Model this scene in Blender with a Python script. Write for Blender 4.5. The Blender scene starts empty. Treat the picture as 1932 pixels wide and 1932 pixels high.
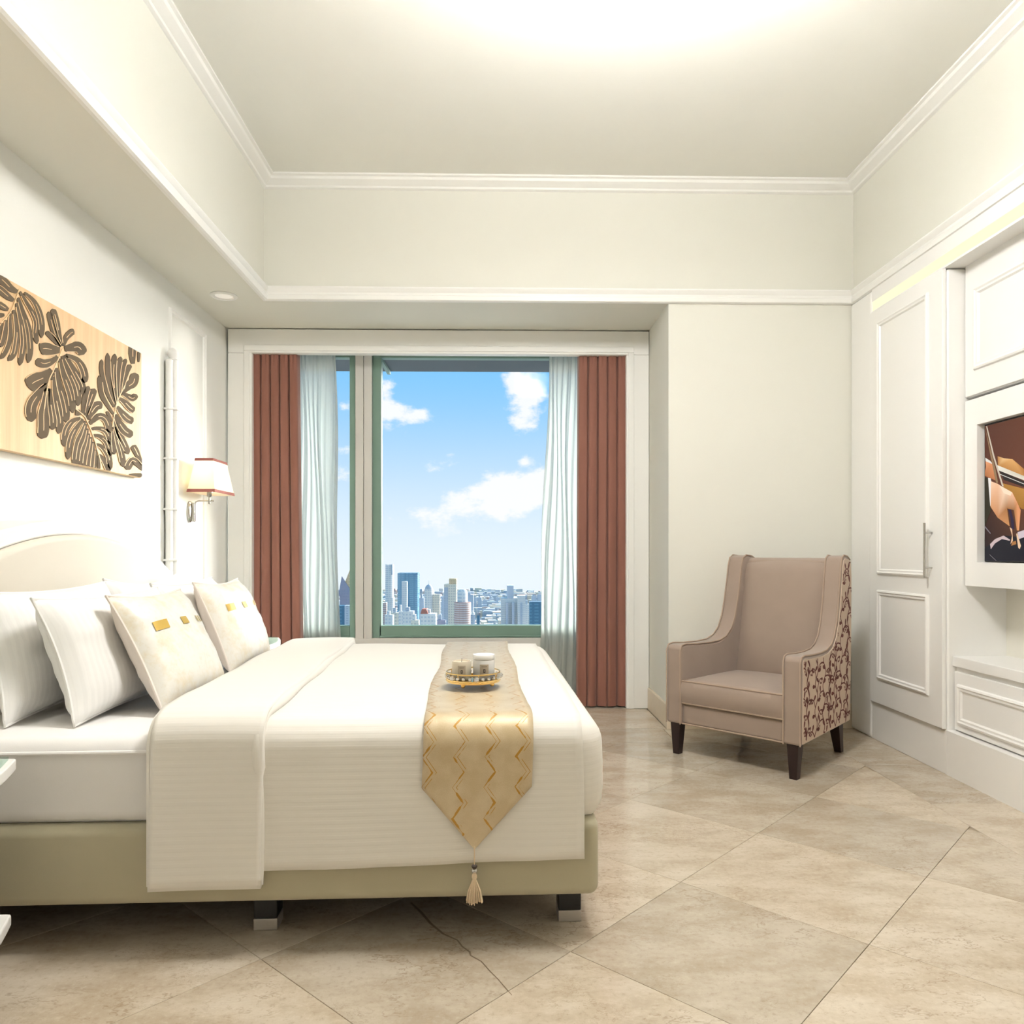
import bpy, bmesh, math, random
from mathutils import Vector, Matrix, noise
random.seed(7)
S = bpy.context.scene
COL = S.collection
R = math.radians

# ------------------------------------------------------------------ camera
cam_data = bpy.data.cameras.new('camera')
cam = bpy.data.objects.new('camera', cam_data)
COL.objects.link(cam)
cam.location = (0, 0, 1.12)
cam.rotation_euler = (R(90), 0, R(-1.2))
cam_data.sensor_width = 36
cam_data.lens = 36 * 1430 / 1932
cam_data.shift_y = 74 / 1932
cam_data.clip_start = 0.05
cam_data.clip_end = 9000
S.camera = cam

# ------------------------------------------------------------------ colour management
S.view_settings.view_transform = 'Standard'
S.view_settings.look = 'None'
S.view_settings.exposure = 0.1
S.view_settings.gamma = 1.0
S.view_settings.use_curve_mapping = False
S.cycles.max_bounces = 6
S.cycles.diffuse_bounces = 4
S.cycles.use_light_tree = False
S.cycles.glossy_bounces = 3
S.cycles.use_adaptive_sampling = True
S.cycles.adaptive_threshold = .18
S.cycles.adaptive_min_samples = 16
S.cycles.transparent_max_bounces = 12
S.cycles.caustics_reflective = False
S.cycles.caustics_refractive = False
S.cycles.sample_clamp_indirect = 4.0

# ------------------------------------------------------------------ node helpers
class NT:
    def __init__(s, tree):
        s.t = tree; s.n = tree.nodes; s.l = tree.links
    def new(s, typ, **kw):
        n = s.n.new(typ)
        for k, v in kw.items():
            setattr(n, k, v)
        return n
    def link(s, a, b):
        s.l.new(a, b)
    def val(s, sock, v):
        if hasattr(v, 'is_output') or isinstance(v, bpy.types.NodeSocket):
            s.l.new(v, sock)
        else:
            sock.default_value = v
    def math(s, op, a, b=None, c=None, clamp=False):
        n = s.new('ShaderNodeMath', operation=op); n.use_clamp = clamp
        s.val(n.inputs[0], a)
        if b is not None: s.val(n.inputs[1], b)
        if c is not None: s.val(n.inputs[2], c)
        return n.outputs[0]
    def mix(s, fac, a, b):
        n = s.new('ShaderNodeMix', data_type='RGBA')
        s.val(n.inputs[0], fac); s.val(n.inputs[6], a); s.val(n.inputs[7], b)
        return n.outputs[2]
    def noise(s, vec, scale, detail=4, rough=.5):
        n = s.new('ShaderNodeTexNoise')
        n.inputs['Scale'].default_value = scale
        n.inputs['Detail'].default_value = detail
        n.inputs['Roughness'].default_value = rough
        if vec is not None: s.link(vec, n.inputs['Vector'])
        return n.outputs[0]
    def smooth(s, x, lo, hi):
        n = s.new('ShaderNodeMapRange', interpolation_type='SMOOTHSTEP')
        s.val(n.inputs[0], x)
        n.inputs[1].default_value = lo; n.inputs[2].default_value = hi
        return n.outputs[0]

def c4(c):
    return (c[0], c[1], c[2], 1)

# ------------------------------------------------------------------ world: blue sky with drifting cumulus
world = bpy.data.worlds.new('sky'); S.world = world
world.use_nodes = True
w = NT(world.node_tree)
for n in list(w.n): w.n.remove(n)
tc = w.new('ShaderNodeTexCoord')
sep = w.new('ShaderNodeSeparateXYZ'); w.link(tc.outputs['Generated'], sep.inputs[0])
dx, dy, dz = sep.outputs
elev = w.math('ARCSINE', dz)
g = w.smooth(elev, -0.05, 0.27)
sky = w.mix(g, (0.84, 0.91, 0.98, 1), (0.215, 0.57, 0.97, 1))
az = w.math('ARCTAN2', dx, dy)
comb = w.new('ShaderNodeCombineXYZ')
w.link(w.math('MULTIPLY', az, 1.0), comb.inputs[0])
w.link(w.math('MULTIPLY', elev, 1.55), comb.inputs[1])
nz = w.noise(comb.outputs[0], 11.0, 8, .62)
nz2 = w.noise(comb.outputs[0], 3.6, 3, .5)
base = w.math('ADD', w.math('MULTIPLY', nz, .75), w.math('MULTIPLY', nz2, .25))
# a few distinct cumulus heaps (azimuth, elevation, half widths, weight)
heaps = [(-0.018, .060, .085, .034, .24), (.022, .085, .050, .022, .16), (.045, .205, .034, .050, .25), (.062, .10, .03, .03, .15),
         (-.100, .177, .036, .014, .20), (-.145, .185, .018, .026, .17), (-.057, .122, .018, .016, .19), (-.088, .110, .014, .012, .15), (.036, .117, .010, .008, .17), (.028, .218, .012, .010, .15), (-.197, .183, .014, .008, .17), (-.195, .13, .016, .010, .14), (.35, .16, .12, .06, .2), (-.42, .22, .14, .06, .2)]
acc = base
for (a0, e0, wa, we, k) in heaps:
    da = w.math('DIVIDE', w.math('SUBTRACT', az, a0), wa)
    de = w.math('DIVIDE', w.math('SUBTRACT', elev, e0), we)
    d2 = w.math('ADD', w.math('MULTIPLY', da, da), w.math('MULTIPLY', de, de))
    ga = w.math('POWER', 2.718, w.math('MULTIPLY', d2, -1.0))
    acc = w.math('ADD', acc, w.math('MULTIPLY', ga, k))
cl = w.smooth(acc, .60, .71)
cl = w.math('MULTIPLY', cl, w.smooth(elev, -.03, .05))
skyc = w.mix(w.math('MULTIPLY', cl, .93), sky, (0.98, 0.97, 0.98, 1))
bg = w.new('ShaderNodeBackground'); w.link(skyc, bg.inputs[0]); bg.inputs[1].default_value = 1.0
world.cycles.sampling_method = 'MANUAL'; world.cycles.sample_map_resolution = 256
wo = w.new('ShaderNodeOutputWorld'); w.link(bg.outputs[0], wo.inputs[0])

# ------------------------------------------------------------------ daylight sun, high and hazy, shining in through the window
sd = bpy.data.lights.new('sun', 'SUN'); sd.energy = 15.0; sd.angle = R(40); sd.color = (1.0, .97, .92)
sun = bpy.data.objects.new('sun', sd); COL.objects.link(sun)
sun.rotation_euler = Vector((-.70, -.57, -.34)).to_track_quat('-Z', 'Y').to_euler()

# ------------------------------------------------------------------ materials
def new_mat(name):
    m = bpy.data.materials.new(name); m.use_nodes = True
    t = NT(m.node_tree)
    p = t.n['Principled BSDF']
    return m, t, p

def plain(name, col, rough=.6, metal=0, var=.04, scale=6, bump=0, bscale=200, coat=0, spec=.5, sheen=0):
    m, t, p = new_mat(name)
    co = t.new('ShaderNodeTexCoord').outputs['Object']
    f = t.noise(co, scale, 3)
    a = c4([max(0, x * (1 - var)) for x in col]); b = c4([min(1, x * (1 + var)) for x in col])
    t.link(t.mix(f, a, b), p.inputs['Base Color'])
    p.inputs['Roughness'].default_value = rough
    p.inputs['Metallic'].default_value = metal
    p.inputs['Specular IOR Level'].default_value = spec
    p.inputs['Coat Weight'].default_value = coat
    p.inputs['Sheen Weight'].default_value = sheen
    if bump:
        bn = t.new('ShaderNodeBump'); bn.inputs['Strength'].default_value = bump; bn.inputs['Distance'].default_value = .002
        t.link(t.noise(co, bscale, 2), bn.inputs['Height'])
        t.link(bn.outputs[0], p.inputs['Normal'])
    return m

M = {}
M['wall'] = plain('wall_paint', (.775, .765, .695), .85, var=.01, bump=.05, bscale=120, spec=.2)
M['wall_lit'] = plain('wall_paint_lit', (.875, .87, .825), .8, var=.01, bump=.05, bscale=120, spec=.2)  # lightened copy of the wall paint; left wall's stronger light put into the colour
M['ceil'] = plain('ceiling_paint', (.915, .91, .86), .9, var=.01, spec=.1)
M['trim'] = plain('white_trim_paint', (.90, .892, .86), .45, var=.008)
M['lacquer'] = plain('white_lacquer', (.91, .898, .87), .32, var=.008)
M['niche'] = plain('cream_niche_paint', (.80, .775, .69), .6, var=.01)
M['stone'] = plain('beige_stone_skirting', (.72, .62, .48), .35, var=.08, scale=9)
M['curtain'] = plain('russet_curtain_cloth', (.225, .088, .060), .75, var=.05, scale=3, bump=.2, bscale=500, sheen=.3)
M['green'] = plain('green_aluminium', (.155, .25, .205), .42, var=.03, metal=.0)
M['greyframe'] = plain('pale_grey_aluminium', (.62, .60, .57), .45, var=.02)
M['darkbeam'] = plain('dark_slate_soffit', (.055, .075, .09), .6, var=.1)
M['sheet'] = plain('white_cotton_sheet', (.87, .85, .83), .85, var=.012, bump=.08, bscale=300)
M['taupe'] = plain('taupe_upholstery', (.47, .43, .30), .7, var=.03, scale=12, bump=.15, bscale=600, sheen=.2)
M['headpad'] = plain('beige_headboard_leather', (.72, .665, .57), .55, var=.015)
M['chairfab'] = plain('brown_beige_velvet', (.298, .224, .178), .8, var=.10, scale=7, bump=.12, bscale=500, sheen=.35)
M['piping'] = plain('tan_piping', (.36, .265, .20), .75, var=.05)
M['printbase'] = plain('sand_print_cloth', (.62, .49, .385), .85, var=.05, scale=20)
M['vine'] = plain('maroon_vine_print', (.13, .035, .03), .85, var=.15, scale=30)
M['darkwood'] = plain('dark_walnut', (.020, .010, .009), .42, var=.2, scale=15, spec=.3)
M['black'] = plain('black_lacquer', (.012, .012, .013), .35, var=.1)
M['chrome'] = plain('brushed_nickel', (.46, .44, .41), .22, metal=1, var=.04)
M['steel'] = plain('steel_foot', (.62, .58, .55), .35, metal=.7, var=.04)
M['gold'] = plain('polished_gold', (.80, .56, .22), .22, metal=1, var=.05)
M['goldthread'] = plain('gold_thread', (.62, .42, .10), .4, metal=.4, var=.1)
M['shadetrim'] = plain('maroon_braid', (.25, .075, .06), .8, var=.08)
M['jar'] = plain('white_ceramic', (.88, .87, .85), .25, var=.01)
M['jarcream'] = plain('cream_wax_jar', (.80, .72, .58), .35, var=.02)
M['jarlabel'] = plain('kraft_label', (.52, .43, .32), .7, var=.05)
M['ink'] = plain('dark_ink', (.05, .035, .03), .7, var=.1)
M['wick'] = plain('black_wick', (.02, .02, .02), .8)
M['leaf'] = plain('umber_leaf_relief', (.130, .098, .066), .8, var=.18, scale=10, spec=.15)
M['tassel'] = plain('cream_tassel_thread', (.78, .62, .43), .7, var=.08, scale=80)
M['dirtgrout'] = plain('grout', (.40, .33, .24), .8, var=.1)
M['tvbezel'] = plain('black_bezel', (.01, .01, .01), .3)
M['cushionback'] = plain('pale_blush_satin', (.78, .70, .63), .5, var=.03)

def emit(name, col, strength):
    m, t, p = new_mat(name)
    p.inputs['Base Color'].default_value = c4(col)
    p.inputs['Emission Color'].default_value = c4(col)
    p.inputs['Emission Strength'].default_value = strength
    return m
M['led'] = emit('warm_light_strip', (1, .95, .60), .95)
M['led'].node_tree.nodes['Principled BSDF'].inputs['Base Color'].default_value = (.05, .05, .04, 1)
M['fill_glow'] = emit('fill_lamp_glow', (1, .985, .96), 66.0)  # glow of the added drum lamp above the view
M['downglow'] = emit('downlight_lens', (1, .96, .9), .2)
M['bulb'] = emit('warm_bulb', (1, .88, .66), 4.0)

def translucent(name, col, back, alpha, rough=.8):
    m, t, p = new_mat(name)
    co = t.new('ShaderNodeTexCoord').outputs['Object']
    f = t.noise(co, 8, 3)
    d = t.new('ShaderNodeBsdfDiffuse'); t.link(t.mix(f, c4([x * .97 for x in col]), c4(col)), d.inputs[0])
    tr = t.new('ShaderNodeBsdfTranslucent'); tr.inputs[0].default_value = c4(back)
    mx = t.new('ShaderNodeMixShader'); mx.inputs[0].default_value = .5
    t.link(d.outputs[0], mx.inputs[1]); t.link(tr.outputs[0], mx.inputs[2])
    tp = t.new('ShaderNodeBsdfTransparent')
    m2 = t.new('ShaderNodeMixShader'); m2.inputs[0].default_value = alpha
    t.link(tp.outputs[0], m2.inputs[1]); t.link(mx.outputs[0], m2.inputs[2])
    t.link(m2.outputs[0], t.n['Material Output'].inputs[0])
    return m
M['sheer'] = translucent('sheer_voile', (.68, .71, .67), (.44, .50, .47), .90)
M['shade'] = translucent('cream_lampshade_cloth', (.88, .84, .72), (.90, .80, .58), 1.0)

def glass(name, col, refl):
    m, t, p = new_mat(name)
    co = t.new('ShaderNodeTexCoord').outputs['Object']
    tp = t.new('ShaderNodeBsdfTransparent')
    t.link(t.mix(t.noise(co, 2, 1), c4([x * .995 for x in col]), c4(col)), tp.inputs[0])
    gl = t.new('ShaderNodeBsdfGlossy'); gl.inputs['Roughness'].default_value = .02
    mx = t.new('ShaderNodeMixShader'); mx.inputs[0].default_value = refl
    t.link(tp.outputs[0], mx.inputs[1]); t.link(gl.outputs[0], mx.inputs[2])
    t.link(mx.outputs[0], t.n['Material Output'].inputs[0])
    return m
M['glass'] = glass('window_glass', (.985, .995, .99), .002)
M['glassplate'] = glass('green_glass_plate', (.86, .93, .90), .12)
M['crystal'] = glass('clear_crystal', (.95, .96, .97), .65)

# marble floor tiles: cream limestone, warmer and greyer from tile to tile, fine brown veins
def marble(name, tint=(1, 1, 1)):
    m, t, p = new_mat(name)
    co = t.new('ShaderNodeTexCoord').outputs['Object']
    oi = t.new('ShaderNodeObjectInfo')
    off = t.new('ShaderNodeVectorMath', operation='SCALE'); t.link(oi.outputs['Random'], off.inputs['Scale']); off.inputs[0].default_value = (37, 91, 13)
    ad = t.new('ShaderNodeVectorMath', operation='ADD'); t.link(co, ad.inputs[0]); t.link(off.outputs[0], ad.inputs[1])
    v = ad.outputs[0]
    st = t.new('ShaderNodeVectorMath', operation='MULTIPLY'); t.link(v, st.inputs[0]); st.inputs[1].default_value = (1, 2.0, 1)
    n1 = t.noise(st.outputs[0], 4.0, 4, .62)
    n2 = t.noise(v, 60, 4, .7)
    n3 = t.noise(st.outputs[0], 9.0, 5, .7)
    c = t.mix(t.smooth(n1, .32, .68), (.47, .385, .285, 1), (.60, .52, .415, 1))
    c = t.mix(t.math('MULTIPLY', t.smooth(n2, .50, .74), .30), c, (.70, .63, .52, 1))
    c = t.mix(t.math('MULTIPLY', t.smooth(n2, .48, .28), .42), c, (.34, .255, .17, 1))
    # rusty stains
    c = t.mix(t.math('MULTIPLY', t.smooth(n3, .63, .80), .40), c, (.45, .29, .18, 1))
    # veins: thin lines where a warped noise crosses its mean
    n4 = t.noise(st.outputs[0], 3.2, 5, .68)
    ve = t.math('ABSOLUTE', t.math('SUBTRACT', n4, .5))
    vm = t.smooth(ve, .012, .0)
    gate = t.smooth(t.noise(v, 2.3, 2), .50, .66)
    c = t.mix(t.math('MULTIPLY', t.math('MULTIPLY', vm, gate), .55), c, (.27, .19, .12, 1))
    n5 = t.noise(st.outputs[0], 8.5, 5, .72)
    vm2 = t.smooth(t.math('ABSOLUTE', t.math('SUBTRACT', n5, .5)), .014, .0)
    gate2 = t.smooth(t.noise(v, 3.7, 3), .46, .62)
    c = t.mix(t.math('MULTIPLY', t.math('MULTIPLY', vm2, gate2), .45), c, (.30, .21, .13, 1))
    br = t.math('ADD', t.math('MULTIPLY', oi.outputs['Random'], .24), .88)
    hs = t.new('ShaderNodeHueSaturation'); t.link(c, hs.inputs['Color']); t.link(br, hs.inputs['Value'])
    hs.inputs['Saturation'].default_value = 1.0
    t.link(hs.outputs[0], p.inputs['Base Color'])
    t.link(t.math('ADD', t.math('MULTIPLY', n2, .12), .08), p.inputs['Roughness'])
    p.inputs['Specular IOR Level'].default_value = .5
    return m
M['marble'] = marble('cream_marble')

# pale wooden board with vertical grain
def wood():
    m, t, p = new_mat('pale_maple_board')
    co = t.new('ShaderNodeTexCoord').outputs['Object']
    mp = t.new('ShaderNodeMapping'); t.link(co, mp.inputs[0]); mp.inputs['Scale'].default_value = (1, 9, .45)
    n1 = t.noise(mp.outputs[0], 2.2, 5, .6)
    mp2 = t.new('ShaderNodeMapping'); t.link(co, mp2.inputs[0]); mp2.inputs['Scale'].default_value = (1, 40, .6)
    n2 = t.noise(mp2.outputs[0], 4, 3)
    c = t.mix(t.smooth(n1, .3, .7), (.80, .58, .33, 1), (.70, .43, .22, 1))
    c = t.mix(t.math('MULTIPLY', n2, .3), c, (.84, .66, .42, 1))
    t.link(c, p.inputs['Base Color']); p.inputs['Roughness'].default_value = .5
    return m
M['wood'] = wood()

# striped satin bed linen: stripes follow the U coordinate (metres)
def striped(name, col, period=.022, amt=.035, rough=.75):
    m, t, p = new_mat(name)
    uv = t.new('ShaderNodeUVMap'); uv.uv_map = 'UVMap'
    sp = t.new('ShaderNodeSeparateXYZ'); t.link(uv.outputs[0], sp.inputs[0])
    s = t.math('SINE', t.math('MULTIPLY', sp.outputs[1], 2 * math.pi / period))
    f = t.smooth(s, -.4, .4)
    co = t.new('ShaderNodeTexCoord').outputs['Object']
    a = t.mix(t.noise(co, 5, 3), c4([x * .985 for x in col]), c4(col))
    b = c4([x * (1 - amt) for x in col])
    t.link(t.mix(f, a, b), p.inputs['Base Color'])
    p.inputs['Roughness'].default_value = rough
    p.inputs['Sheen Weight'].default_value = .2
    bn = t.new('ShaderNodeBump'); bn.inputs['Strength'].default_value = .25; bn.inputs['Distance'].default_value = .001
    t.link(f, bn.inputs['Height']); t.link(bn.outputs[0], p.inputs['Normal'])
    return m
M['duvet'] = striped('striped_duvet_cotton', (.845, .81, .745), .021, .022)
M['pillow'] = striped('striped_pillow_cotton', (.88, .865, .835), .024, .04)

# woven gold runner with embroidered zigzags; U across, V along (metres)
def runner_mat():
    m, t, p = new_mat('gold_jacquard')
    uv = t.new('ShaderNodeUVMap'); uv.uv_map = 'UVMap'
    sp = t.new('ShaderNodeSeparateXYZ'); t.link(uv.outputs[0], sp.inputs[0])
    u, v = sp.outputs[0], sp.outputs[1]
    tri = t.math('PINGPONG', v, .043)                 # 0..0.043
    x = t.math('ADD', t.math('SUBTRACT', u, t.math('MULTIPLY', tri, .72)), 1.0)
    ph = t.math('MODULO', x, .088)
    nz = t.noise(uv.outputs[0], 26, 2)
    d1 = t.math('ABSOLUTE', t.math('SUBTRACT', ph, .030))
    wd = t.math('ADD', .0007, t.math('MULTIPLY', t.smooth(nz, .42, .60), .0034))
    l1 = t.math('LESS_THAN', d1, wd)
    d2 = t.math('ABSOLUTE', t.math('SUBTRACT', ph, .041))
    l2 = t.math('MULTIPLY', t.math('LESS_THAN', d2, .0011), t.smooth(nz, .55, .45))
    ln = t.math('MAXIMUM', l1, l2)
    weave = t.noise(uv.outputs[0], 420, 2)
    mott = t.noise(uv.outputs[0], 16, 4)
    c = t.mix(t.smooth(mott, .3, .7), (.60, .47, .285, 1), (.71, .59, .40, 1))
    c = t.mix(t.math('MULTIPLY', weave, .5), c, (.40, .28, .13, 1))
    c = t.mix(ln, c, (.46, .23, .02, 1))
    t.link(c, p.inputs['Base Color'])
    p.inputs['Roughness'].default_value = .42
    p.inputs['Metallic'].default_value = .12
    p.inputs['Sheen Weight'].default_value = .4
    bn = t.new('ShaderNodeBump'); bn.inputs['Strength'].default_value = .3; bn.inputs['Distance'].default_value = .001
    t.link(t.math('ADD', weave, t.math('MULTIPLY', ln, .6)), bn.inputs['Height']); t.link(bn.outputs[0], p.inputs['Normal'])
    return m
M['runner'] = runner_mat()

# champagne satin with brushed gold bloom
def satin():
    m, t, p = new_mat('champagne_satin')
    co = t.new('ShaderNodeTexCoord').outputs['Object']
    n1 = t.noise(co, 9, 6, .7)
    n2 = t.noise(co, 60, 3, .6)
    c = t.mix(t.smooth(n1, .45, .7), (.86, .83, .76, 1), (.80, .71, .54, 1))
    c = t.mix(t.math('MULTIPLY', t.smooth(n2, .5, .7), .3), c, (.75, .66, .5, 1))
    t.link(c, p.inputs['Base Color'])
    p.inputs['Roughness'].default_value = .33
    p.inputs['Sheen Weight'].default_value = .3
    return m
M['satin'] = satin()

# far facades: floor bands and window columns
def facade(name, col, win, fh=3.6, bw=3.2, hfrac=.45, vfrac=.55, rough=.6):
    m, t, p = new_mat(name)
    geo = t.new('ShaderNodeTexCoord').outputs['Object']
    sp = t.new('ShaderNodeSeparateXYZ'); t.link(geo, sp.inputs[0])
    fz = t.math('FRACT', t.math('DIVIDE', sp.outputs[2], fh))
    hx = t.math('FRACT', t.math('DIVIDE', t.math('ADD', t.math('ADD', sp.outputs[0], sp.outputs[1]), 500), bw))
    a = t.math('LESS_THAN', fz, hfrac); b = t.math('LESS_THAN', hx, vfrac)
    k = t.math('MULTIPLY', a, b)
    nz = t.noise(geo, .15, 2)
    cc = t.mix(nz, c4([x * .92 for x in col]), c4([min(1, x * 1.05) for x in col]))
    t.link(t.mix(k, cc, c4(win)), p.inputs['Base Color'])
    p.inputs['Roughness'].default_value = rough
    return m

# ------------------------------------------------------------------ mesh helpers
class MB:
    """collects geometry, builds ONE mesh object"""
    def __init__(s):
        s.v = []; s.f = []; s.uv = {}; s.mi = []; s.cm = 0
    def face(s, idx):
        s.f.append(tuple(idx)); s.mi.append(s.cm)
    def add(s, verts, faces):
        o = len(s.v); s.v += [tuple(p) for p in verts]
        for f in faces: s.face([o + i for i in f])
        return o
    def box(s, x0, x1, y0, y1, z0, z1):
        s.add([(x0, y0, z0), (x1, y0, z0), (x1, y1, z0), (x0, y1, z0), (x0, y0, z1), (x1, y0, z1), (x1, y1, z1), (x0, y1, z1)],
              [(0, 3, 2, 1), (4, 5, 6, 7), (0, 1, 5, 4), (1, 2, 6, 5), (2, 3, 7, 6), (3, 0, 4, 7)])
        return s
    def prism(s, pts, axis, lo, hi):
        """pts: 2D outline; axis 0: (y,z) along x; 1: (x,z) along y; 2: (x,y) along z"""
        def P(a, b, c):
            return (c, a, b) if axis == 0 else ((a, c, b) if axis == 1 else (a, b, c))
        n = len(pts)
        s.add([P(a, b, lo) for a, b in pts] + [P(a, b, hi) for a, b in pts],
              [tuple(range(n))[::-1], tuple(range(n, 2 * n))] + [(i, (i + 1) % n, n + (i + 1) % n, n + i) for i in range(n)])
        return s
    def frustum(s, r0, z0, r1, z1, cx=0, cy=0):
        """rectangular frustum; r=(hx,hy)"""
        v = [(cx - r0[0], cy - r0[1], z0), (cx + r0[0], cy - r0[1], z0), (cx + r0[0], cy + r0[1], z0), (cx - r0[0], cy + r0[1], z0),
             (cx - r1[0], cy - r1[1], z1), (cx + r1[0], cy - r1[1], z1), (cx + r1[0], cy + r1[1], z1), (cx - r1[0], cy + r1[1], z1)]
        s.add(v, [(0, 3, 2, 1), (4, 5, 6, 7), (0, 1, 5, 4), (1, 2, 6, 5), (2, 3, 7, 6), (3, 0, 4, 7)])
        return s
    def lathe(s, prof, cx=0, cy=0, n=24, cap=True):
        o = len(s.v)
        for r, z in prof:
            for k in range(n):
                a = 2 * math.pi * k / n
                s.v.append((cx + r * math.cos(a), cy + r * math.sin(a), z))
        for i in range(len(prof) - 1):
            for k in range(n):
                s.face((o + i * n + k, o + i * n + (k + 1) % n, o + (i + 1) * n + (k + 1) % n, o + (i + 1) * n + k))
        if cap:
            s.face([o + k for k in range(n)][::-1])
            s.face([o + (len(prof) - 1) * n + k for k in range(n)])
        return s
    def tube(s, path, r, n=8, closed=False, cap=True):
        path = [Vector(p) for p in path]; m = len(path); o = len(s.v)
        rr = r if isinstance(r, (list, tuple)) else [r] * m
        up = None
        for i, p in enumerate(path):
            if closed: t = (path[(i + 1) % m] - path[i - 1]).normalized()
            else: t = (path[min(i + 1, m - 1)] - path[max(i - 1, 0)]).normalized()
            if up is None:
                up = Vector((0, 0, 1)) if abs(t.z) < .9 else Vector((1, 0, 0))
            a = (up - t * up.dot(t)).normalized(); b = t.cross(a); up = a
            for k in range(n):
                q = 2 * math.pi * k / n
                s.v.append(tuple(p + (a * math.cos(q) + b * math.sin(q)) * rr[i]))
        last = m if closed else m - 1
        for i in range(last):
            j = (i + 1) % m
            for k in range(n):
                s.face((o + i * n + k, o + i * n + (k + 1) % n, o + j * n + (k + 1) % n, o + j * n + k))
        if cap and not closed:
            s.face([o + k for k in range(n)][::-1]); s.face([o + (m - 1) * n + k for k in range(n)])
        return s
    def sphere(s, c, r, n=12, m=8, sz=1):
        prof = [(max(1e-5, r * math.sin(math.pi * i / m)), c[2] - r * sz * math.cos(math.pi * i / m)) for i in range(m + 1)]
        return s.lathe(prof, c[0], c[1], n, cap=False)
    def grid(s, fn, nu, nv, uvfn=None, closed_u=False):
        o = len(s.v)
        for j in range(nv + 1):
            for i in range(nu + 1):
                s.v.append(tuple(fn(i / nu, j / nv)))
                if uvfn: s.uv[len(s.v) - 1] = uvfn(i / nu, j / nv)
        W = nu + 1
        for j in range(nv):
            for i in range(nu):
                s.face((o + j * W + i, o + j * W + i + 1, o + (j + 1) * W + i + 1, o + (j + 1) * W + i))
        return s
    def build(s, name, mat, parent=None, smooth=False, bevel=0, seg=2, solid=0, subsurf=0, loc=None, rotz=0, fix=True, angle=40):
        me = bpy.data.meshes.new(name)
        me.from_pydata(s.v, [], s.f)
        mats = mat if isinstance(mat, (list, tuple)) else [mat]
        for mm in mats: me.materials.append(M[mm] if isinstance(mm, str) else mm)
        if len(mats) > 1:
            me.polygons.foreach_set('material_index', s.mi)
        if s.uv:
            ul = me.uv_layers.new(name='UVMap')
            for lp in me.loops:
                ul.data[lp.index].uv = s.uv.get(lp.vertex_index, (0, 0))
        if fix:
            bm = bmesh.new(); bm.from_mesh(me)
            bmesh.ops.recalc_face_normals(bm, faces=bm.faces)
            bm.to_mesh(me); bm.free()
        if smooth:
            for p in me.polygons: p.use_smooth = True
            if angle < 180:
                try: me.set_sharp_from_angle(angle=R(angle))
                except Exception: pass
        o = bpy.data.objects.new(name, me); COL.objects.link(o)
        if parent: o.parent = parent
        if loc: o.location = loc
        if rotz: o.rotation_euler = (0, 0, rotz)
        if solid:
            md = o.modifiers.new('solid', 'SOLIDIFY'); md.thickness = solid; md.offset = 0
        if bevel:
            md = o.modifiers.new('bevel', 'BEVEL'); md.width = bevel; md.segments = seg; md.limit_method = 'ANGLE'; md.angle_limit = R(35)
            for p in me.polygons: p.use_smooth = True
            try: me.set_sharp_from_angle(angle=R(180))
            except Exception: pass
            md2 = o.modifiers.new('wn', 'WEIGHTED_NORMAL'); md2.keep_sharp = False
        if subsurf:
            md = o.modifiers.new('sub', 'SUBSURF'); md.levels = subsurf; md.render_levels = subsurf
        return o

def bx(name, mat, x0, x1, y0, y1, z0, z1, parent=None, bevel=0, seg=2):
    return MB().box(x0, x1, y0, y1, z0, z1).build(name, mat, parent, bevel=bevel, seg=seg)

def empty(name, loc=(0, 0, 0), rotz=0, label=None, cat=None, group=None, parent=None):
    o = bpy.data.objects.new(name, None); COL.objects.link(o)
    o.location = loc; o.rotation_euler = (0, 0, rotz); o.empty_display_size = .1
    if parent: o.parent = parent
    if label: tag(o, label, cat, group)
    return o
def tag(o, label, cat, group=None):
    o['label'] = label; o['category'] = cat
    if group: o['group'] = group
    return o
def struct(o):
    o['kind'] = 'structure'; return o
def copy_tree(o, parent=None):
    c = o.copy(); COL.objects.link(c); c.parent = parent
    for ch in list(o.children): copy_tree(ch, c)
    return c
def sweep_rect(prof, path2d, closed=False):
    """moulding: profile (outward offset, z) swept round a 2D polyline with mitred corners; returns MB"""
    mb = MB(); n = len(path2d); k = len(prof)
    P = [Vector(p) for p in path2d]
    rings = []
    for i in range(n):
        def nrm(a, b):
            d = (b - a).normalized(); return Vector((-d.y, d.x))
        if closed or 0 < i < n - 1:
            n1 = nrm(P[i - 1], P[i]); n2 = nrm(P[i], P[(i + 1) % n])
            m = (n1 + n2).normalized(); m = m / max(.2, m.dot(n1))
        elif i == 0: m = nrm(P[0], P[1])
        else: m = nrm(P[-2], P[-1])
        rings.append([(P[i].x + m.x * a, P[i].y + m.y * a, z) for a, z in prof])
    for r in rings: mb.v += r
    for i in range(n if closed else n - 1):
        j = (i + 1) % n
        for q in range(k):
            q2 = (q + 1) % k
            mb.face((i * k + q, i * k + q2, j * k + q2, j * k + q))
    if not closed:
        mb.face(list(range(k))); mb.face([(n - 1) * k + q for q in range(k)])
    return mb
# ================================================================== THE ROOM
ZS, ZC = 2.69, 3.455            # soffit height, tray ceiling height
XL, XR, YF, YW = -1.90, 2.27, 4.77, 5.40
YN = -1.60                      # wall behind the camera

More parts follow.
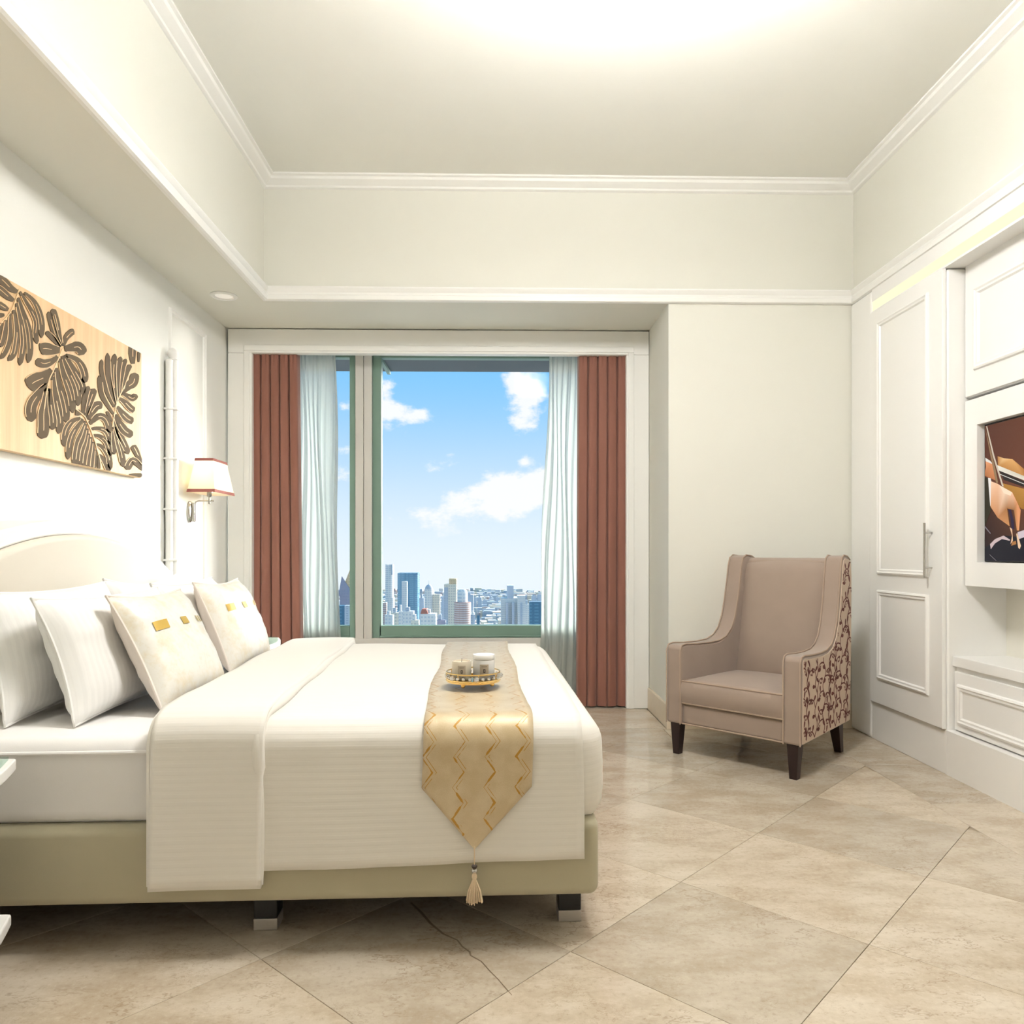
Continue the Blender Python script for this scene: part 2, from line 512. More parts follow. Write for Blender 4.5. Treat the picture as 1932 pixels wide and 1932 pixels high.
# ---- walls
struct(bx('wall_left', 'wall_lit', XL - .15, XL, YN, 6.0, 0, 3.7))
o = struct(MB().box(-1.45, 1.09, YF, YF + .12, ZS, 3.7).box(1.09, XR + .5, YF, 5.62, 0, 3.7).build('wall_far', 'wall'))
struct(bx('wall_near', 'wall', XL - .15, 2.9, YN - .15, YN, 0, 3.7))
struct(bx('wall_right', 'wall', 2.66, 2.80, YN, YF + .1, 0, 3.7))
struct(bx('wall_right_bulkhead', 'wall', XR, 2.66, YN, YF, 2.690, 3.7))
struct(bx('wall_right_pier', 'wall', 2.26, 2.66, YN, 2.25, 0, 2.690))

# ---- ceiling: raised tray, dropped soffit on the left and over the window alcove
ce = struct(MB().box(-1.46, 2.8, YN - .1, 4.9, ZC, ZC + .25).build('ceiling', 'ceil'))
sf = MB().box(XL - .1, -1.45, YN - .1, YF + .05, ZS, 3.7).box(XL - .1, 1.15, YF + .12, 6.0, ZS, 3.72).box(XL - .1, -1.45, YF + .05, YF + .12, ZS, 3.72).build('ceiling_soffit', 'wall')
struct(sf)

# ---- crown moulding around the tray, cornice at soffit level
crown = [(0, ZC), (.078, ZC), (.078, ZC - .010), (.064, ZC - .016), (.058, ZC - .030), (.034, ZC - .046), (.020, ZC - .054), (.016, ZC - .064), (.006, ZC - .070), (0, ZC - .072)]
path = [(XR, YN), (XR, YF), (-1.45, YF), (-1.45, YN)]
struct(sweep_rect(crown, path).build('trim_1', 'trim', smooth=True, angle=25))
corn = [(-.004, 2.770), (.030, 2.770), (.034, 2.760), (.030, 2.748), (.020, 2.735), (.018, 2.722), (.024, 2.716), (.024, 2.690), (.012, 2.684), (-.004, 2.684)]
struct(sweep_rect(corn, path).build('trim_2', 'trim', smooth=True, angle=25))

# ---- window casing in the alcove (three boards)
ca = struct(empty('trim_3', (0, 5.40, 0)))
cw = [(-1.885, -1.717), (.924, 1.088)]
for (a, b) in cw:
    bx('casing_board', 'trim', a, b, -.035, .03, 0, 2.515, ca, bevel=.006)
bx('casing_board', 'trim', -1.885, 1.088, -.035, .03, 2.515, 2.684, ca, bevel=.006)
for (a, b, c, d) in ((-1.772, -1.732, 0, 2.53), (.939, .979, 0, 2.53), (-1.772, .979, 2.53, 2.57)):
    bx('casing_bead', 'trim', a, b, -.043, -.030, c, d, ca, bevel=.004)
# reveal behind the casing: side cheeks, wall above and the sill wall below the window
struct(MB().box(XL - .1, XL + .012, YW + .03, 5.62, 0, ZS).box(1.06, 1.2, YW + .03, 5.62, 0, ZS).build('wall_reveal', 'wall_lit'))
struct(MB().box(-2.0, 1.2, 5.60, 5.80, -.05, .478).box(-2.0, 1.2, 5.60, 5.72, 2.58, 3.72).box(-2.05, -1.86, 5.60, 5.75, .47, 2.6).box(1.02, 1.2, 5.60, 5.75, .47, 2.6).build('wall_window', 'greyframe'))

# ---- skirting of beige stone
sk = [(0, .0), (.014, .0), (.014, .145), (.010, .152), (0, .152)]
struct(sweep_rect(sk, [(XR, YF), (1.09, YF), (1.09, YW - .04)]).build('baseboard_far', 'stone'))
struct(bx('baseboard_left', 'stone', XL, XL + .014, YN, YW - .04, 0, .15))

# ---- floor: grout bed with diamond-laid stone tiles and a straight border
fl = struct(bx('floor', 'dirtgrout', -2.05, 2.8, YN - .1, 5.75, -.12, -.006))
SIDE = .604; ANG = R(46.4)
e1 = Vector((math.cos(ANG), math.sin(ANG))) * SIDE; e2 = Vector((math.sin(ANG), -math.cos(ANG))) * SIDE
P0 = Vector((1.062, 2.137))
BX, BY = 1.930, 4.415
def clip(poly, rect):
    x0, x1, y0, y1 = rect
    for (ax, lim, sg) in ((0, x0, 1), (0, x1, -1), (1, y0, 1), (1, y1, -1)):
        out = []
        for i in range(len(poly)):
            a, b = poly[i - 1], poly[i]
            da, db = (a[ax] - lim) * sg, (b[ax] - lim) * sg
            if (da >= 0) != (db >= 0):
                t = da / (da - db); out.append((a[0] + (b[0] - a[0]) * t, a[1] + (b[1] - a[1]) * t))
            if db >= 0: out.append(b)
        poly = out
        if not poly: return []
    return poly
def area(p): return abs(sum(p[i - 1][0] * p[i][1] - p[i][0] * p[i - 1][1] for i in range(len(p)))) / 2
gp = .0008
def tile_mesh(poly):
    mb = MB(); n = len(poly); c = (sum(p[0] for p in poly) / n, sum(p[1] for p in poly) / n)
    def ins(p, d):
        v = Vector((p[0] - c[0], p[1] - c[1])); L = v.length
        return (c[0] + v.x * (1 - d / L), c[1] + v.y * (1 - d / L))
    a = [ins(p, .0) for p in poly]; b = [ins(p, .0007) for p in poly]
    mb.v = [(x, y, -.0060) for x, y in a] + [(x, y, -.0012) for x, y in a] + [(x, y, 0) for x, y in b]
    for L in (0, 1):
        for i in range(n):
            mb.face((L * n + i, L * n + (i + 1) % n, (L + 1) * n + (i + 1) % n, (L + 1) * n + i))
    mb.face(range(2 * n, 3 * n)); mb.face(list(range(n))[::-1])
    return mb
full = None
h = 1 - 2 * gp / SIDE
for i in range(-16, 17):
    for j in range(-16, 17):
        q = P0 + e1 * i + e2 * j
        cc = q + (e1 + e2) / 2
        if cc.x < -2.6 or cc.x > 2.6 or cc.y < -2.2 or cc.y > 5.2: continue
        loc = [(-e1 - e2) * h / 2, (e1 - e2) * h / 2, (e1 + e2) * h / 2, (e2 - e1) * h / 2]
        poly = [(cc.x + v.x, cc.y + v.y) for v in loc]
        inner = (XL + .016, BX - gp, YN + .02, BY - gp)
        cp = clip(poly, inner)
        if len(cp) < 3 or area(cp) < .004: continue
        if area(cp) > area(poly) * .999:
            if full is None:
                ob = tile_mesh([(v.x, v.y) for v in loc]).build('tile', 'marble', fl); full = ob.data
            else:
                ob = bpy.data.objects.new('tile', full); COL.objects.link(ob); ob.parent = fl
            ob.location = (cc.x, cc.y, 0)
        else:
            cx = sum(p[0] for p in cp) / len(cp); cy = sum(p[1] for p in cp) / len(cp)
            ob = tile_mesh([(x - cx, y - cy) for x, y in cp]).build('tile', 'marble', fl); ob.location = (cx, cy, 0)
def rect_tile(x0, x1, y0, y1):
    cx, cy = (x0 + x1) / 2, (y0 + y1) / 2; a, b = (x1 - x0) / 2 - gp, (y1 - y0) / 2 - gp
    ob = tile_mesh([(-a, -b), (a, -b), (a, b), (-a, b)]).build('border_tile', 'marble', fl); ob.location = (cx, cy, 0)
y = 3.322 + .604 * 1
rect_tile(BX, 2.262, y, BY)
while y > YN + .1:
    rect_tile(BX, 2.262, max(YN + .02, y - .604), y); y -= .604
x = 2.262
while x > XL + .05:
    rect_tile(max(XL + .016, x - .604), x, BY, YF if x > 1.2 else YF); x -= .604
x = 1.072
while x > XL + .05:
    rect_tile(max(XL + .016, x - .604), x, YF, YW - .04); x -= .604
rect_tile(XL + .016, 1.0, YW - .04, 5.60)
# one long brown crack-like vein that crosses the tile in front of the bed
cr = [(775, 1703), (795, 1722), (812, 1742), (836, 1762), (863, 1774), (872, 1786), (886, 1796), (888, 1803), (908, 1814), (925, 1833), (940, 1848), (957, 1868), (966, 1878)]
def floor_pt(px, py):
    u, v = (px - 966) / 1430, (py - 1040) / 1430
    t = 1.12 / v; s_, c_ = math.sin(R(1.2)), math.cos(R(1.2))
    return ((s_ + u * c_) * t, (c_ - u * s_) * t)
mb = MB(); pts = [floor_pt(*p) for p in cr]; wds = [.0035, .0045, .004, .0035, .0025, .0025, .003, .0026, .0018, .0016, .0014, .0014, .001]
for i, (p, wd) in enumerate(zip(pts, wds)):
    a = Vector(pts[max(0, i - 1)]); b = Vector(pts[min(len(pts) - 1, i + 1)]); d = (b - a).normalized(); nrm = Vector((-d.y, d.x)) * wd
    mb.v += [(p[0] + nrm.x, p[1] + nrm.y, .0004), (p[0] - nrm.x, p[1] - nrm.y, .0004)]
    if i: mb.face((2 * i - 2, 2 * i - 1, 2 * i + 1, 2 * i))
M['crack'] = plain('brown_vein', (.16, .11, .065), .5, var=.2, scale=40)
mb.build('vein', 'crack', fl)

# ================================================================== WINDOW
win = struct(empty('window_1', (0, 5.62, 0)))
gy0, gy1 = -.02, .05
def wf(name, mat, x0, x1, z0, z1, y0=gy0, y1=gy1, bev=.004):
    return bx(name, mat, x0, x1, y0, y1, z0, z1, win, bevel=bev)
wf('mullion', 'greyframe', -1.032, -.973, .478, 2.60, -.045, .07)
wf('mullion', 'greyframe', -.970, -.911, .478, 2.60, -.045, .07)
wf('sill_rail', 'greyframe', -1.9, 1.06, .40, .482, -.045, .07)
for nm, a, b in (('left', -1.87, -1.032), ('right', -.911, 1.03)):
    wf('sash_stile', 'green', a, a + (.066 if nm == 'right' else .05), .482, 2.60)
    wf('sash_stile', 'green', b - .046, b, .482, 2.60)
    wf('sash_rail', 'green', a + .05, b - .046, .482, .572)
    wf('sash_rail', 'green', a + .05, b - .046, 2.545, 2.60)
    bx('sash_lip', 'green', a + .05, b - .046, -.028, .0, .486, .498, win, bevel=.003)
    g_ = bx('pane', 'glass', a + .045, b - .04, .028, .034, .565, 2.55, win)
bx('head_soffit', 'darkbeam', -2.0, 1.2, .06, .47, 2.56, 2.64, win)
bx('head_fin', 'green', -.870, -.845, .06, .47, 2.535, 2.56, win)
bx('outer_sill', 'green', -2.0, 1.2, .05, .20, .44, .50, win)

# ================================================================== CURTAINS
def drape(name, mat, x0, x1, y, z0, z1, folds, amp, label, cat, group, shear=(0, 0), style='box', head=True, solid=0):
    root = empty(name, ((x0 + x1) / 2, y, z0), 0, label, cat, group)
    mb = MB(); nu = folds * (16 if style == 'box' else 12); nv = 40; w2 = x1 - x0; hgt = z1 - z0
    rnd = random.Random(int(x0 * 1000) % 997)
    ph = [rnd.uniform(-.5, .5) for _ in range(folds + 2)]
    def fn(u, v):
        k = u * folds; i = int(min(k, folds - 1e-6)); fr = k - i
        z = hgt * v
        lo = 1 - v
        if style == 'box':
            # flat pleats: broad flat front, narrow deep groove at each joint
            g = min(fr, 1 - fr)
            dep = -amp * (1 - max(0.0, 1 - g / .07)) + .0
            bulge = -.006 * math.sin(math.pi * fr)
            x = (u - .5) * w2
            pin = .012 * math.exp(-((fr - .5) / .07) ** 2) * max(0, (v - .965) / .035)
            yy = dep + bulge + pin + .004 * math.sin(5 * v + 2 * ph[i]) + .01 * lo * math.sin(3 * u * 6)
        else:
            x = (u - .5) * w2
            a = amp * (.55 + .45 * math.sin(i * 2.1 + 1)) * (.7 + .5 * lo)
            yy = a * math.sin(2 * math.pi * k + .5 * math.sin(6 * v + i)) + .25 * a * math.sin(4.7 * math.pi * k + 1.3)
            x += .01 * math.sin(9 * v + 7 * u)
        # the free edge drifts sideways towards the hem
        x += (shear[0] * (1 - u) + shear[1] * u) * lo
        return (x, yy, z)
    mb.grid(fn, nu, nv)
    mb.build('cloth' if style == 'box' else 'voile', mat, root, smooth=True, angle=180, solid=solid, fix=False)
    if head:
        bx('heading_tape', mat, -w2 / 2, w2 / 2, -.004, .02, hgt - .01, hgt + .02, root)
    return root
drape('curtain', 'curtain', -1.735, -1.408, 5.475, .012, 2.56, 5, .065, 'russet pleated curtain on the bed side of the window', 'curtain', 'russet curtains', shear=(-.01, .03))
drape('curtain', 'curtain', .588, .938, 5.475, .012, 2.56, 5, .065, 'russet pleated curtain on the armchair side of the window', 'curtain', 'russet curtains', shear=(-.01, .0))
drape('sheer_curtain', 'sheer', -1.435, -1.165, 5.535, .012, 2.56, 7, .014, 'sheer white voile curtain beside the bed-side russet curtain', 'curtain', 'sheer curtains', shear=(.02, .035), style='wave')
drape('sheer_curtain', 'sheer', .385, .610, 5.535, .012, 2.56, 6, .014, 'sheer white voile curtain beside the armchair-side russet curtain', 'curtain', 'sheer curtains', shear=(-.085, 0), style='wave')
tr = tag(bx('curtain_track', 'trim', -1.80, 1.0, 5.45, 5.58, 2.585, 2.605), 'white curtain track hidden above the window curtains', 'track')

# ================================================================== CITY BEYOND THE GLASS
GZ = -118.0
cl_ = {}
cols = dict(white=((.80, .75, .69), (.58, .58, .58)), cream=((.84, .73, .58), (.60, .52, .43)), pink=((.40, .26, .23), (.62, .54, .50)),
            blue=((.09, .22, .33), (.13, .30, .42)), grey=((.52, .54, .57), (.36, .40, .46)), haze=((.58, .60, .64), (.50, .54, .60)),  # haze: distance haze put into the facade colour
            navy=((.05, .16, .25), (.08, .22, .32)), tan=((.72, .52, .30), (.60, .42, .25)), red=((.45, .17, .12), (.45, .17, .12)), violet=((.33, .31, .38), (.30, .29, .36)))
for k, (a, b) in cols.items():
    cl_[k] = facade('facade_' + k, a, b, 1.5 if k in ('pink', 'grey') else 2.4, 2.2 if k not in ('blue', 'navy') else 5.0, .5, .6 if k != 'pink' else .95, .25 if k in ('blue', 'navy') else .7)
def px_x(px, D): return D * math.tan(math.atan((px - 966) / 1430) + R(1.2))
def px_z(py, D): return 1.12 + (1040 - py) / 1430 * D
FOOT = []
def tower(name, label, px0, px1, py, D, mat, dep=None, cat='building', top=None, round_=False, extra=None, turn=0, group='city towers seen through the window'):
    x0, x1 = px_x(px0, D), px_x(px1, D); wd = x1 - x0; d = dep or wd; z = px_z(py, D)
    root = empty(name, ((x0 + x1) / 2, D + d / 2, GZ), R(turn), label, cat, group)
    H_ = z - GZ
    FOOT.append((x0 - 10, x1 + wd, D - 10, D + d + 10))
    if round_: MB().lathe([(wd / 2, 0), (wd / 2, H_)], 0, 0, 24).build('block', cl_[mat], root, smooth=True)
    else: MB().box(-wd / 2, wd / 2, -d / 2, d / 2, 0, H_).build('block', cl_[mat], root)
    if extra: extra(root, wd, d, H_)
    return root
def ex_tall(r, w_, d, h):
    MB().lathe([(w_ * .5, 0), (w_ * .5, h * .62)], w_ * .12, -d * .1, 20).build('lower_shaft', cl_['white'], r, smooth=True)
    MB().box(w_ * .25, w_ * .42, -d * .5 - .3, -d * .3, h - 12, h).build('crown_slot', cl_['grey'], r)
tower('city_tower', 'slim pale skyscraper with curved shaft, tallest on the skyline', 726, 742, 1065, 900, 'white', extra=ex_tall, round_=True)
def ex_blue(r, w_, d, h):
    MB().box(-w_ * .1, -w_ * .07, -d / 2 - .5, -d / 2, h * .35, h).build('facade_slot', cl_['navy'], r)
    MB().box(w_ * .22, w_ * .5, -d / 2 - 2, -d / 2, 0, h - 2).build('side_bay', cl_['blue'], r)
tower('glass_tower', 'twin blue glass office tower right of the slim pale skyscraper', 750, 788, 1081, 940, 'blue', extra=ex_blue)
tower('city_tower', 'narrow white tower standing in front of the blue glass tower', 758, 768, 1097, 880, 'white')
def ex_dome(r, w_, d, h):
    MB().lathe([(w_ * .42, h), (w_ * .42, h + 1.5), (w_ * .34, h + 3.2), (w_ * .14, h + 4.6), (w_ * .03, h + 5.2), (w_ * .02, h + 9)], 0, 0, 20).build('dome', cl_['grey'], r, smooth=True)
    MB().box(w_ * .45, w_ * 1.25, -d * .3, d * .4, 0, h - 5).build('side_wing', cl_['cream'], r)
tower('domed_tower', 'round white tower topped by a small grey dome', 800, 817, 1112, 760, 'white', round_=True, extra=ex_dome)
def ex_slab(r, w_, d, h):
    MB().box(-w_ * .5, -w_ * .18, -d / 2 - .4, -d / 2 + 2, 0, h - 3).build('painted_shade_side', cl_['grey'], r)  # grey colour stands for the shaded left side of the slab
    MB().box(-w_ * .1, w_ * .5, -d / 2, d / 2, h, h + 5).build('roof_block', cl_['tan'], r)
tower('city_slab', 'cream slab tower with a golden roof block', 838, 861, 1102, 700, 'cream', extra=ex_slab)
def ex_pink(r, w_, d, h):
    MB().lathe([(w_ * .30, h), (w_ * .30, h + 7), (w_ * .18, h + 9)], 0, 0, 18).build('roof_drum', cl_['white'], r, smooth=True)
tower('pink_tower', 'reddish round apartment tower with pale balcony bands', 856, 888, 1137, 520, 'pink', round_=True, extra=ex_pink)
def ex_pair(r, w_, d, h):
    MB().box(-w_ * .24, w_ * .02, -d / 2, d / 2, h, h + 14).build('roof_block', cl_['haze'], r)
    MB().box(w_ * .18, w_ * .5, -d / 2 - 4, 0, 0, h + 3).build('side_wing', cl_['white'], r)
    for q in (-.3, -.05, .28): MB().box(w_ * q, w_ * (q + .1), -d / 2 - 4.6, -d / 2, 6, h - 4).build('window_strip', cl_['grey'], r)
tower('city_slab', 'broad white twin block with a dark blue roof box', 945, 991, 1129, 820, 'white', extra=ex_pair)
tower('glass_tower', 'low dark blue glass building at the right edge of the skyline', 999, 1034, 1136, 560, 'navy')
def ex_gable(r, w_, d, h):
    MB().prism([(-w_ / 2, h), (w_ / 2, h), (w_ * .45, h + 30)], 1, -d / 2, d / 2).build('gable', cl_['tan'], r)
    MB().prism([(-w_ / 2 - 1, h), (w_ / 2, h), (-w_ * .35, h + 16)], 1, -d / 2 - 1, -d / 2).build('gable_face', cl_['violet'], r)
tower('gabled_tower', 'grey tower with a pointed cream gable behind the left pane', 641, 669, 1124, 620, 'violet', extra=ex_gable)
tower('city_slab', 'white gridded block below the gabled grey tower', 650, 668, 1142, 480, 'grey')
tower('city_slab', 'dark sliver of office block beside the left sheer curtain', 630, 650, 1142, 520, 'navy')
tower('city_slab', 'thin red brick tower beside the green window stile', 716, 729, 1137, 600, 'pink')
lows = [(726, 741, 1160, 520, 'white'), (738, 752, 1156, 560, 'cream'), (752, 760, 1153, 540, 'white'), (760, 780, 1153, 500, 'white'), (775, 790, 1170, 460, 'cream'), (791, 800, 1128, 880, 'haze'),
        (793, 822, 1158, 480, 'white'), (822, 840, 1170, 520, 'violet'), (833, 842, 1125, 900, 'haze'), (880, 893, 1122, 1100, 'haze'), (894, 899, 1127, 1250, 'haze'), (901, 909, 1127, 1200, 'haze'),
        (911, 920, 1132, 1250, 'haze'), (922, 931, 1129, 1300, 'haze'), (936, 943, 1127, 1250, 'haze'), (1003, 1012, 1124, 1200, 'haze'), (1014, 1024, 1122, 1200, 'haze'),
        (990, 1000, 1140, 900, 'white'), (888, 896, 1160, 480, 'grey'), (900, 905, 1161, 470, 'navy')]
nth = ['first', 'second', 'third', 'fourth', 'fifth', 'sixth', 'seventh', 'eighth', 'ninth', 'tenth', 'eleventh', 'twelfth', 'thirteenth', 'fourteenth', 'fifteenth', 'sixteenth', 'seventeenth', 'eighteenth', 'nineteenth', 'twentieth']
order = sorted(range(len(lows)), key=lambda i: lows[i][0])
rank = {k: i for i, k in enumerate(order)}
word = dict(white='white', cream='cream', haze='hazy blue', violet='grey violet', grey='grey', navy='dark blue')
for i, (a, b, y_, D, mt) in enumerate(lows):
    def ex(r, w_, d, h, i=i):
        MB().box(-w_ * .3, w_ * .1, -d * .2, d * .3, h, h + 2.5 + (i % 3)).build('roof_house', cl_['grey' if i % 2 else 'white'], r)
        if i == 6: MB().prism([(-w_ * .5, h), (0, h), (-w_ * .1, h + 3), (-w_ * .4, h + 3)], 1, -d / 2, d / 2).build('red_roof', cl_['red'], r)
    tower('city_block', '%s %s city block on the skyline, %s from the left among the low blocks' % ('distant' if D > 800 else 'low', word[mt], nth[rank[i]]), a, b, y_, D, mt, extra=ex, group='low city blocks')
# the carpet of low roofs between the towers: too many and too small to tell apart
mb = MB(); rnd = random.Random(3)
for k in range(8000):
    D = rnd.uniform(420, 1500); px = rnd.uniform(350, 1450)
    if D < 700 and px < 790: continue
    x_ = px_x(px, D); s1 = rnd.uniform(2.5, 8); s2 = rnd.uniform(3, 8); hh = rnd.uniform(3, 15)
    base = -118 + (D - 420) * .030
    if any(a < x_ + s1 and x_ - s1 < b and c < D + s2 and D - s2 < e for a, b, c, e in FOOT): continue
    mb.cm = rnd.choice([0, 0, 1, 1, 2, 2, 3, 4, 4])
    mb.box(x_ - s1, x_ + s1, D - s2, D + s2, base - 20, base + hh)
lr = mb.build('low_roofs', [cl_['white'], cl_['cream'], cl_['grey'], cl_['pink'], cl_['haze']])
lr['kind'] = 'stuff'; tag(lr, 'dense carpet of small pale rooftops far below the window', 'rooftops')
mb = MB(); mb.grid(lambda u, v: (-900 + 1800 * u, 250 + 1350 * v, GZ + max(0, (250 + 1350 * v - 420)) * .030 - 1), 8, 8)
M['ground'] = plain('hazy_town_ground', (.44, .44, .42), .9, var=.25, scale=.02)
struct(mb.build('ground_outside', 'ground'))

# ================================================================== BUILT-IN FURNITURE ON THE RIGHT WALL
XB = 2.26
def moulding(parent, X, y0, y1, z0, z1, wd=.034, dp=.014, mat='lacquer', name='panel_moulding', sgn=-1):
    """mitred rectangular bead standing proud of a plane X=const"""
    mb = MB()
    rings = [(0, 0), (.12, .75), (.34, 1), (.55, .62), (.80, .62), (1, 0)]
    for (a, hgt) in rings:
        i = wd * a; xx = X + sgn * dp * hgt
        mb.v += [(xx, y0 + i, z0 + i), (xx, y1 - i, z0 + i), (xx, y1 - i, z1 - i), (xx, y0 + i, z1 - i)]
    for k in range(len(rings) - 1):
        for q in range(4):
            mb.face((k * 4 + q, k * 4 + (q + 1) % 4, (k + 1) * 4 + (q + 1) % 4, (k + 1) * 4 + q))
    return mb.build(name, mat, parent, smooth=True, angle=30)
# tall wardrobe
wdz = empty('wardrobe', (2.45, 4.26, 0), 0, 'tall white panelled wardrobe with one long door beside the armchair', 'wardrobe')
def rel(o, root):
    o.parent = root; o.matrix_parent_inverse = Matrix.Translation(-Vector(root.location)); return o
rel(bx('body', 'lacquer', XB, 2.655, 3.752, 4.49, .0, 2.538, bevel=.012, seg=3), wdz)
rel(bx('end_post', 'lacquer', XB - .012, 2.655, 4.4955, 4.765, .0, 2.683, bevel=.02, seg=4), wdz)
rel(bx('plinth', 'lacquer', XB - .004, XB + .05, 3.752, 4.56, .0, .222, bevel=.003), wdz)
dr = rel(bx('door', 'lacquer', XB - .022, XB - .001, 3.757, 4.492, .228, 2.540, bevel=.003), wdz)
for (z0, z1) in ((.985, 2.462), (.373, .895)):
    m_ = moulding(None, XB - .022, 3.872, 4.398, z0, z1)
    m_.parent = dr
hb = MB().tube([(XB - .062, 3.846, .985), (XB - .062, 3.846, 1.265)], .006, 10).tube([(XB - .062, 3.846, 1.035), (XB - .02, 3.846, 1.035)], .004, 8).tube([(XB - .062, 3.846, 1.215), (XB - .02, 3.846, 1.215)], .004, 8).build('handle', 'chrome', None, smooth=True)
hb['label'] = 'slim brushed nickel bar handle'
hb.parent = dr
# light cove in the frieze above
cov = struct(MB().box(XB - .006, XB + .03, 2.25, 4.50, 2.612, 2.690).box(XB - .012, XB + .10, 2.25, 4.495, 2.541, 2.553).box(XB + .04, 2.66, 2.25, 4.50, 2.585, 2.688).build('trim_4', 'lacquer'))
tag(bx('light_strip', 'led', XB - .008, XB + .038, 2.26, 4.490, 2.5535, 2.6115), 'glowing warm light strip in the cove above the wardrobe', 'light')
# niche back
struct(bx('wall_niche', 'niche', 2.56, 2.66, 2.25, 3.752, .2, 2.6))
# upper cabinet
XN = 2.345
uc = empty('wall_cabinet', (2.45, 3.0, 1.88), 0, 'white panelled wall cabinet above the television', 'cabinet')
rel(bx('body', 'lacquer', XN + .02, 2.56, 2.26, 3.748, 1.885, 2.55), uc)
d2 = rel(bx('door', 'lacquer', XN, XN + .02, 2.26, 3.742, 1.888, 2.545, bevel=.003), uc)
m_ = moulding(None, XN, 2.34, 3.668, 2.005, 2.412, .04); m_.parent = d2
# television in its white surround
sur = empty('television_surround', (2.45, 3.0, .95), 0, 'plain white wall panel framing the television', 'panel')
fy0, fy1, fz0, fz1 = 2.30, 3.742, .948, 1.868
ty0, ty1, tz0, tz1 = 2.45, 3.648, 1.066, 1.738
for (a, b, c, d) in ((fy0, fy1, fz0, tz0), (fy0, fy1, tz1, fz1)):
    rel(bx('panel_rail', 'lacquer', XN, 2.47, a, b, c, d), sur)
for (a, b) in ((fy0, ty0), (ty1, fy1)):
    rel(bx('panel_stile', 'lacquer', XN, 2.47, a, b, tz0, tz1), sur)
rel(bx('panel_back', 'lacquer', 2.44, 2.56, fy0, fy1, fz0 + .02, fz1 - .02), sur)
tv = empty('television', (2.40, 3.05, tz0), 0, 'flat television showing a violinist, set in the white panel', 'television')
rel(bx('casing', 'tvbezel', 2.378, 2.438, ty0 + .004, ty1 - .004, tz0 + .004, tz1 - .004, bevel=.003), tv)
# screen picture: flat print built of coloured facets in (y, z); u runs from the left edge of the picture
def scr(zx, zy):
    px, py = 1830 + zx * .1604, 770 + zy * .1604
    u, v = (px - 966) / 1430, -(py - 1040) / 1430
    s_, c_ = math.sin(R(1.2)), math.cos(R(1.2)); t = 2.376 / (s_ + u * c_)
    return (min(ty1 - .012, (c_ - u * s_) * t), v * t + 1.12)
pic = []
def PP(cols_, pts): pic.append((cols_, pts))
big = lambda *p: [scr(*q) for q in p]
B0, B1 = (ty1 - .01, ty0 + .01), (tz0 + .01, tz1 - .01)
PP([(.10, .035, .022), (.17, .06, .03), (.22, .08, .035), (.12, .04, .025)], [(B0[0], B1[1]), (3.0, B1[1]), (3.0, 1.37), (B0[0], 1.37)])
PP([(.17, .06, .03), (.08, .03, .02), (.06, .02, .015), (.22, .08, .035)], [(3.0, B1[1]), (B0[1], B1[1]), (B0[1], 1.37), (3.0, 1.37)])
PP([(.06, .025, .018), (.22, .08, .035), (.03, .012, .012), (.012, .012, .016)], [(B0[0], 1.37), (3.0, 1.37), (3.0, B1[0]), (B0[0], B1[0])])
PP([(.22, .08, .035), (.06, .02, .015), (.012, .01, .012), (.02, .012, .012)], [(3.0, 1.37), (B0[1], 1.37), (B0[1], B1[0]), (3.0, B1[0])])
PP((.015, .015, .022), big((150, 1640), (400, 1500), (640, 1520), (760, 1800), (150, 1800)))
PP([(.5, .22, .06), (.85, .55, .25), (.75, .4, .14), (.45, .18, .04), (.35, .13, .03), (.5, .22, .06)], big((325, 565), (400, 590), (500, 600), (640, 720), (900, 900), (640, 830), (330, 690)))
PP([(.42, .20, .04), (.50, .24, .05), (.30, .13, .025), (.22, .09, .02), (.36, .16, .03)], big((370, 880), (640, 950), (900, 1010), (800, 1250), (600, 1180), (500, 1030), (400, 950)))
PP([(.85, .80, .68), (.62, .55, .42), (.45, .4, .3), (.8, .74, .62)], big((320, 670), (640, 800), (900, 900), (900, 960), (640, 850), (330, 730)))
PP((.03, .022, .02), big((345, 735), (640, 860), (900, 965), (900, 1010), (640, 930), (400, 845)))
PP((.75, .72, .66), big((345, 770), (640, 890), (640, 897), (345, 778)))
PP([(.90, .42, .22), (.75, .30, .13), (.55, .20, .08), (.42, .16, .06)], big((150, 600), (260, 640), (300, 850), (150, 800)))
PP((.78, .74, .66), big((150, 585), (240, 620), (270, 660), (150, 625)))
PP((.10, .05, .035), big((150, 590), (180, 560), (190, 690), (150, 760)))
PP((.035, .03, .018), big((148, 815), (225, 830), (250, 1000), (250, 1200), (200, 1330), (148, 1400)))
PP((.85, .80, .74), big((215, 820), (245, 825), (262, 900), (250, 1010), (255, 1150), (240, 1150), (245, 950)))
PP((.30, .19, .10), big((150, 212), (172, 212), (300, 700), (335, 880), (310, 880), (255, 620)))
PP((.62, .52, .40), big((192, 212), (205, 212), (290, 560), (400, 920), (380, 920), (270, 560)))
PP([(.92, .62, .42), (.88, .52, .32), (.95, .70, .50), (.92, .55, .35), (.72, .30, .13), (.70, .28, .12), (.80, .36, .17), (.62, .26, .10), (.45, .20, .08), (.35, .16, .06), (.40, .17, .06), (.60, .28, .11), (.55, .24, .10), (.7, .34, .16)],
   big((250, 860), (330, 890), (420, 950), (500, 990), (560, 1110), (600, 1200), (580, 1440), (555, 1440), (535, 1290), (520, 1200), (440, 1180), (470, 1390), (330, 1290), (245, 1160)))
PP((.95, .72, .52), big((350, 905), (420, 945), (500, 990), (480, 1030), (400, 1000)))
PP((.03, .02, .05), big((455, 1195), (485, 1190), (520, 1330), (525, 1420), (495, 1430), (480, 1300)))
